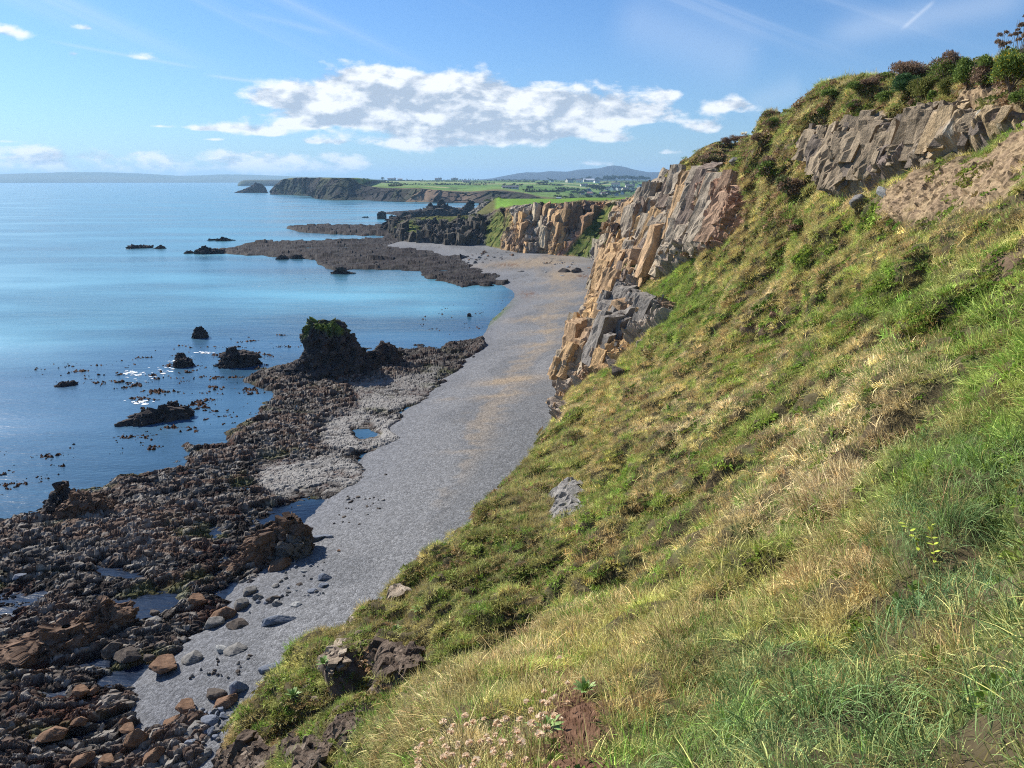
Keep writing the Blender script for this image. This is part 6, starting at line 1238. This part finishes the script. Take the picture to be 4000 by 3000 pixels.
for i, (px, py, w, hh) in enumerate(VT): tree(px, py, w, hh, 'dark round tree among the village houses', 'trees among the village houses', seed=1500 + i, n=200)
def hedge(p0, p1, lab, i, h_=4., base=None):
    a, b = on_far(*p0), on_far(*p1); L = np.linalg.norm(b - a); n = int(min(900, 60 + L * .9)); g = np.random.default_rng(1600 + i)
    t = g.random((n, 1)); mid = np.array([on_far(lerp(p0[0], p1[0], q), lerp(p0[1], p1[1], q)) for q in np.linspace(0, 1, 7)]); k = np.clip((t[:, 0] * 6).astype(int), 0, 5); f = t * 6 - k[:, None]
    c = mid[k] * (1 - f) + mid[k + 1] * f; c = c + g.normal(size=(n, 3)) * np.array((1.6, 1.6, 0)); c[:, 2] += g.uniform(-.5, h_ * .8, n) * (1 + .5 * np.sin(t[:, 0] * 40))
    d1 = g.normal(size=(n, 3)); d1 /= np.linalg.norm(d1, axis=1, keepdims=True); d2 = np.cross(d1, g.normal(size=(n, 3))); d2 /= np.linalg.norm(d2, axis=1, keepdims=True); s = 2.6
    V = np.stack((c - d2 * s * .6, c + d1 * s, c + d2 * s * .6, c - d1 * s * .6), 1).reshape(-1, 3); org = a.copy()
    o = raw_mesh('hedge', V - org, np.arange(n * 4).reshape(-1, 4), M['shrub'], col=np.repeat(lerp(C3(.035, .05, .02), C3(.07, .085, .035), g.random((n, 1))), 4, 0)); o.location = org
    tag(o, lab, 'hedge', 'dark hedges dividing the far fields')
HD = [((1560, 722), (1900, 724)), ((1470, 712), (1560, 718)), ((1520, 728), (1570, 727)), ((1815, 716), (1935, 717)), ((1700, 723), (1820, 722)), ((1900, 708), (2090, 712)), ((1960, 700), (2110, 703)), ((1420, 706), (1640, 707)), ((1640, 709), (1900, 711)), ((2100, 721), (2200, 726)), ((2055, 750), (2205, 749)), ((2080, 735), (2060, 736)),
      ((2170, 738), (2260, 742)), ((2120, 708), (2250, 712)), ((2300, 709), (2580, 710)), ((2540, 704), (2600, 705)), ((2340, 722), (2375, 716)), ((2560, 714), (2600, 716)), ((1930, 704), (2100, 706)), ((2400, 714), (2540, 713)), ((2250, 706), (2300, 706)), ((1700, 706), (1800, 705)), ((2380, 733), (2440, 735)), ((2100, 717), (2140, 714))]
for i, (a, b) in enumerate(HD): hedge(a, b, 'dark hedge line between two far green fields', i)

# houses
M['render_white'] = mat_flat('white_render', (.78, .77, .74), .8, .04); M['render_cream'] = mat_flat('cream_render', (.62, .58, .50), .8, .05); M['slate_roof'] = mat_flat('slate_roof', (.085, .09, .105), .6, .15, .5); M['red_roof'] = mat_flat('red_roof', (.22, .13, .11), .7, .12, .5); M['tin'] = mat_flat('grey_sheet_roof', (.45, .47, .50), .5, .06); M['dark_glass'] = mat_flat('dark_glass', (.03, .035, .04), .2, .05)
def box_mesh(name, x0, x1, y0, y1, z0, z1, mat, parent):
    V = [(x, y, z) for z in (z0, z1) for y in (y0, y1) for x in (x0, x1)]; return raw_mesh(name, V, [(0, 2, 3, 1), (4, 5, 7, 6), (0, 1, 5, 4), (2, 6, 7, 3), (0, 4, 6, 2), (1, 3, 7, 5)], mat, parent)
def house(px, py, w, hgt, lab, wall='render_white', roof='slate_roof', rot=0., group='houses of the village', depth=.65, win=3, base=None, kind='house'):
    p = (on_far(px, py) if base is None else base).copy(); d = np.linalg.norm(p - np.array((0, 0, CZ))); W = w * d / FPX; Hh = hgt * d / FPX; Dp = W * depth; eh = Hh * .56; ov = W * .03
    root = tag(empty(kind, p, rot), lab, kind, group); wx, wy = W / 2, Dp / 2
    V = [(-wx, -wy, -2), (wx, -wy, -2), (wx, wy, -2), (-wx, wy, -2), (-wx, -wy, eh), (wx, -wy, eh), (wx, wy, eh), (-wx, wy, eh), (-wx, 0, Hh), (wx, 0, Hh)]
    raw_mesh('wall', V, [0, 1, 5, 4, 2, 3, 7, 6, 1, 2, 6, 9, 5, 3, 0, 4, 8, 7], M[wall], root, sizes=[4, 4, 5, 5])
    t = .25; R_ = [(-wx - ov, -wy - ov, eh - t), (wx + ov, -wy - ov, eh - t), (wx + ov, 0, Hh + .05), (-wx - ov, 0, Hh + .05), (-wx - ov, wy + ov, eh - t), (wx + ov, wy + ov, eh - t)]; R2 = [(a, b, c + .25) for a, b, c in R_]; V = R_ + R2
    rf = raw_mesh('roof', V, [(6, 7, 8, 9), (9, 8, 11, 10), (0, 3, 2, 1), (3, 4, 5, 2), (0, 1, 7, 6), (4, 10, 11, 5), (1, 2, 8, 7), (2, 5, 11, 8), (0, 6, 9, 3), (3, 9, 10, 4)], M[roof], root)
    if kind == 'house': box_mesh('chimney', wx * .62, wx * .82, -Dp * .08, Dp * .08, Hh * .8, Hh * 1.22, M['render_cream'], rf)
    for i in range(win):
        cx = -wx + W * (i + .5) / win; box_mesh('window' if i != win // 2 or kind != 'house' else 'door', cx - W * .05, cx + W * .05, -wy - .06, -wy + .1, eh * (.35 if i != win // 2 else 0), eh * .78, M['dark_glass'], root)
    return root
HS = [(1992, 737, 62, 11, 'long low house below the row of trees', 'render_cream', 'slate_roof', .05), (1530, 700, 30, 8, 'low farmhouse on the skyline near the sea headland', 'render_cream', 'slate_roof', .1), (1562, 700, 18, 7, 'small barn beside the skyline farmhouse', 'render_cream', 'tin', .1), (1712, 702, 24, 8, 'pale house on the skyline between two trees', 'render_white', 'slate_roof', -.1), (1776, 704, 26, 7, 'low building by a skyline hedge', 'render_cream', 'slate_roof', 0), (1822, 712, 30, 8, 'flat shed in the middle fields', 'render_cream', 'slate_roof', .1),
      (2225, 713, 26, 14, 'gabled farmhouse with a white end above the fields', 'render_cream', 'slate_roof', .5), (2262, 713, 22, 13, 'white house beside the long barn', 'render_white', 'slate_roof', -.4), (2300, 711, 40, 12, 'long barn with a pale sheet roof above the village', 'render_cream', 'tin', .0), (2330, 714, 20, 10, 'small white house at the end of the long barn', 'render_white', 'slate_roof', .3), (2281, 728, 26, 10, 'grey roofed bungalow alone on the slope', 'render_cream', 'slate_roof', .2), (2154, 712, 16, 10, 'small white gabled cottage by the road bend', 'render_white', 'slate_roof', .8),
      (2404, 729, 30, 14, 'white two storey house standing alone in the green field', 'render_white', 'slate_roof', -.35), (2370, 742, 24, 12, 'blue grey roofed house at the near edge of the village', 'render_cream', 'slate_roof', .1), (2392, 744, 22, 14, 'white gabled house below the lone field house', 'render_white', 'slate_roof', .9), (2414, 744, 24, 14, 'twin gabled white house in the village centre', 'render_white', 'slate_roof', .7), (2444, 745, 28, 12, 'dark roofed house with a wide gable', 'render_cream', 'slate_roof', .3), (2468, 746, 20, 12, 'white house end showing past a dark roof', 'render_white', 'slate_roof', .9),
      (2490, 745, 22, 10, 'bungalow right of the white house end', 'render_white', 'slate_roof', .1), (2460, 732, 34, 11, 'long grey roofed house at the field edge', 'render_cream', 'slate_roof', .0), (2500, 735, 24, 14, 'tall white house by the cliff edge line', 'render_white', 'slate_roof', .8), (2525, 732, 22, 10, 'cream house partly behind the cliff', 'render_cream', 'slate_roof', 0.), (2274, 759, 18, 12, 'white cottage at the seaward end of the village', 'render_white', 'slate_roof', .6), (2298, 752, 22, 14, 'white house with a big gable among trees', 'render_white', 'slate_roof', .9),
      (2306, 762, 22, 12, 'pink tinged long roof below the gabled house', 'render_cream', 'red_roof', -.4), (2346, 759, 12, 10, 'small bright white house between trees', 'render_white', 'slate_roof', .9), (2358, 760, 18, 10, 'red roofed house next to the small bright one', 'render_cream', 'red_roof', .1), (2378, 761, 16, 9, 'white and grey bungalow below the village centre', 'render_white', 'slate_roof', .5), (2406, 764, 16, 9, 'low white house seaward of the dark trees', 'render_white', 'slate_roof', .9), (2430, 760, 14, 12, 'narrow white gable over the trees', 'render_white', 'slate_roof', 1.1),
      (2180, 778, 18, 6, 'pale roofed hut just past the near green field', 'render_cream', 'tin', .1), (2250, 783, 26, 9, 'grey stone house just past the near green field', 'render_cream', 'slate_roof', .1), (2232, 776, 16, 8, 'house behind the grey stone one', 'render_white', 'slate_roof', .3), (2305, 786, 16, 5, 'long white wall or caravan behind the cliff top', 'render_white', 'tin', .0)]
for hs in HS:
    px, py, w, hh, lab, wl_, rf_, rot = hs; house(px, py, w, hh, lab, wl_, rf_, rot, group='houses of the village' if px > 2200 else 'farmhouses in the far fields', win=5 if w > 35 else 3, kind='barn' if 'barn' in lab or 'shed' in lab else 'house')
# mast on the mountain
pm_ = P_r(2427, 653, 9600); root = tag(empty('radio_mast', pm_), 'thin radio mast standing on the mountain beside its peak', 'mast'); box_mesh('lattice', -2, 2, -2, 2, -20, 22, M['tin'], root); box_mesh('antenna', -.8, .8, -.8, .8, 22, 34, M['tin'], root)
# ------------------------------------------------------------------ small plants near the path
M['stem'] = mat_flat('dry_stem', (.30, .19, .10), .8, .2, 20.); M['head'] = leaf_mat('dry_flower', inst=False, trans=.5); M['dark_stem'] = mat_flat('dark_stem', (.05, .035, .025), .7, .2, 20.); M['ros'] = mat_flat('rosette_leaf', (.20, .30, .09), .55, .25, 30.); M['yellow'] = mat_flat('yellow_leaf', (.42, .50, .06), .5, .2, 30.)
def tube(pts, r0, r1, n=5):
    V = []; F = []; m = len(pts)
    for i, p in enumerate(pts):
        r = lerp(r0, r1, i / (m - 1)); 
        for q in range(n): V.append(np.array(p) + np.array((math.cos(q * 2 * math.pi / n) * r, math.sin(q * 2 * math.pi / n) * r, 0)))
        if i < m - 1:
            for q in range(n): F.append((i * n + q, i * n + (q + 1) % n, (i + 1) * n + (q + 1) % n, (i + 1) * n + q))
    return np.array(V), np.array(F)
def thrift(seed, L):
    g = np.random.default_rng(seed); root = empty('thrift_flower'); bx, by = g.normal(size=2) * .045 * L / .3
    pts = [(bx * t * t, by * t * t, L * t) for t in np.linspace(0, 1, 6)]; V, F = tube(pts, .0014, .0011, 4); raw_mesh('stem', V, F, M['stem'], root)
    n = 26; d = g.normal(size=(n, 3)); d /= np.linalg.norm(d, axis=1, keepdims=True); d[:, 2] = np.abs(d[:, 2]) * .9 - .1; b = np.cross(d, g.normal(size=(n, 3))); b /= np.linalg.norm(b, axis=1, keepdims=True)
    c = np.array((bx, by, L)); s = .016; V = np.stack((c + d * s * .2 - b * .003, c + d * s * 1.1 - b * .0055, c + d * s * 1.1 + b * .0055, c + d * s * .2 + b * .003), 1).reshape(-1, 3)
    raw_mesh('flower_head', V, np.arange(4 * n).reshape(-1, 4), M['head'], root, col=np.repeat(lerp(C3(.75, .52, .34), C3(.95, .84, .66), g.random((n, 1))), 4, 0)); return root
TH = [thrift(2000 + i, .22 + .03 * i) for i in range(4)]
g = np.random.default_rng(21); n = 0; used = [False] * 4
poly = np.array([(1480, 3010), (1500, 2900), (1600, 2800), (1700, 2830), (1830, 2790), (1950, 2830), (2020, 2760), (2080, 2860), (1960, 2920), (1850, 3020)], float)
while n < 84:
    p = poly.min(0) + g.random(2) * (poly.max(0) - poly.min(0))
    if n > 68: p = np.array((g.uniform(1980, 2140), g.uniform(2560, 2800)))
    elif inpoly(np.array([p[0]]), np.array([p[1]]), poly)[0] < 0: continue
    # the head is seen at p; its foot is lower on the slope
    q = on_hill(p[0] + 90 + g.normal() * 20, min(p[1] + 150, 3150), 25); k = n % 4; o = TH[k] if not used[k] else copy_tree(TH[k]); used[k] = True
    o.location = q + np.array((0, 0, -.02)); o.rotation_euler = (g.normal() * .18, g.normal() * .18, g.uniform(0, 6.28)); o.scale = (g.uniform(.9, 1.35),) * 3
    if n > 68: tag(o, 'dry papery thrift flower standing alone in grass above the brown earth', 'flower', 'scattered dry thrift flowers above the bare earth')
    else: tag(o, 'dry papery thrift flower head on a thin stem in the dense patch', 'flower', 'dry thrift flowers in the dense patch')
    n += 1
def rosette(px, py, R0, lab, seed, mat='ros', nleaf=16, cat='plant', name='rosette_plant', up=.6, group=None):
    g = np.random.default_rng(seed); p = on_hill(px, py, 20); root = tag(empty(name, p), lab, cat, group)
    for i in range(nleaf):
        a = i * 2.399 + g.normal() * .15; tl = g.uniform(.7, 1.25) if i > 4 else .4; d = np.array((math.cos(a) * math.sin(tl), math.sin(a) * math.sin(tl), math.cos(tl) * up + .2)); d /= np.linalg.norm(d); s = np.cross(d, (0, 0, 1)); s /= np.linalg.norm(s)
        V = ribbon(np.array((0, 0, .01)), d, s, R0 * g.uniform(.7, 1.1), R0 * .20, .35, 4, True); F = [(j, j + 1, 5 + j + 1, 5 + j) for j in range(4)]; raw_mesh('leaf', V, F, M[mat], root, smooth=True)
rosette(2145, 2830, .20, 'grey green rosette plant beside the bare brown earth', 1); rosette(2290, 2690, .20, 'leafy green plant growing at the top of the bare brown earth', 2, up=1.6)
rosette(1620, 2370, .35, 'pale green rosette on the steep earth over the beach', 3); rosette(1550, 2440, .32, 'second pale rosette lower on the steep earth', 4); rosette(2950, 2760, .12, 'broad pale leaf rosette in the dark green grass', 5, nleaf=7)
rosette(1130, 2710, .45, 'bright green rosette hanging over the shingle', 6, up=1.2); rosette(1260, 2580, .45, 'bright green rosette on the cliff rim by the pale rock', 7, up=1.2)
def stalk(px, py, dx, dy, L, lab, name, mat, seed, r=.004, leaves=0, lmat='yellow'):
    g = np.random.default_rng(seed); p = on_hill(px, py, 20); q = np.array((dx, dy, math.sqrt(max(.05, 1 - dx * dx - dy * dy)))); root = tag(empty(name, p), lab, 'plant')
    pts = [q * L * t + np.array((0, 0, -.25 * L * t * t)) + g.normal(size=3) * .012 * L for t in np.linspace(0, 1, 8)]; V, F = tube(pts, r, r * .35, 5); raw_mesh('stem', V, F, M[mat], root)
    for i in range(leaves):
        b = np.array(pts[2 + i % 6]); d = g.normal(size=3); d[2] = abs(d[2]) * .5; d /= np.linalg.norm(d); s = np.cross(d, (0, 0, 1.)); s /= np.linalg.norm(s); V = ribbon(b, d, s, .055, .026, .2, 3, True); raw_mesh('leaf', V, [(j, j + 1, 4 + j + 1, 4 + j) for j in range(3)], M[lmat], root)
stalk(3120, 2500, -.80, .15, .55, 'dark bare curved stem lying over the blue green grass', 'fallen_twig', 'dark_stem', 1, .005)
stalk(3650, 2250, -.15, .1, .55, 'woody sprig with yellow green leaves in the lush grass', 'leafy_sprig', 'stem', 2, .004, 12); stalk(3600, 2170, -.4, .1, .42, 'smaller sprig with yellow green leaves behind the first', 'leafy_sprig', 'stem', 3, .003, 9)
for i, (px, py, dx, L) in enumerate(((3560, 2050, -.35, .7), (3740, 2450, .1, .5), (2790, 2430, -.1, .6), (3660, 2000, .05, .6), (2560, 2300, -.15, .6), (2400, 2800, -.2, .4))):
    stalk(px, py, dx, .1, L, ('longest dry straw stalk bending over the lush grass', 'dry stalk with a hooked tip in the bottom lush grass', 'tall thin dry stalk over the middle of the dry grass', 'upright dry stalk beside the yellow leaved sprigs', 'thin dry stalk in the tan grass', 'thin dry stalk over the bare brown earth')[i], 'dry_stalk', 'stem', 10 + i, .003)
# small rocks in the turf
for i, (px, py, w, hh, tn, lab) in enumerate(((3030, 1225, 44, 30, 'brown', 'small stone showing through brown turf high on the slope'), (3010, 2085, 60, 34, 'brown', 'pinkish stone half buried in the middle of the grass slope'), (2880, 620, 50, 30, 'grey', 'broken grey stones under the brown scrub'), (3350, 770, 60, 45, 'grey', 'fallen grey slab at the foot of the crag'), (3440, 740, 50, 34, 'pale', 'pale fallen slab beside the crag foot'), (2420, 1440, 60, 40, 'dark', 'dark rock at the lower end of the cliff turf'))):
    p = on_hill(px, py); d = np.linalg.norm(p - np.array((0, 0, CZ))); o = bpy.data.objects.new('stone', BM[tn][i % 3]); sc.collection.objects.link(o); o.scale = (w * d / FPX / 2, w * d / FPX / 2.4, hh * d / FPX / 2); o.location = p; o.rotation_euler = (.3, .2, i * 1.3); tag(o, lab, 'stone')
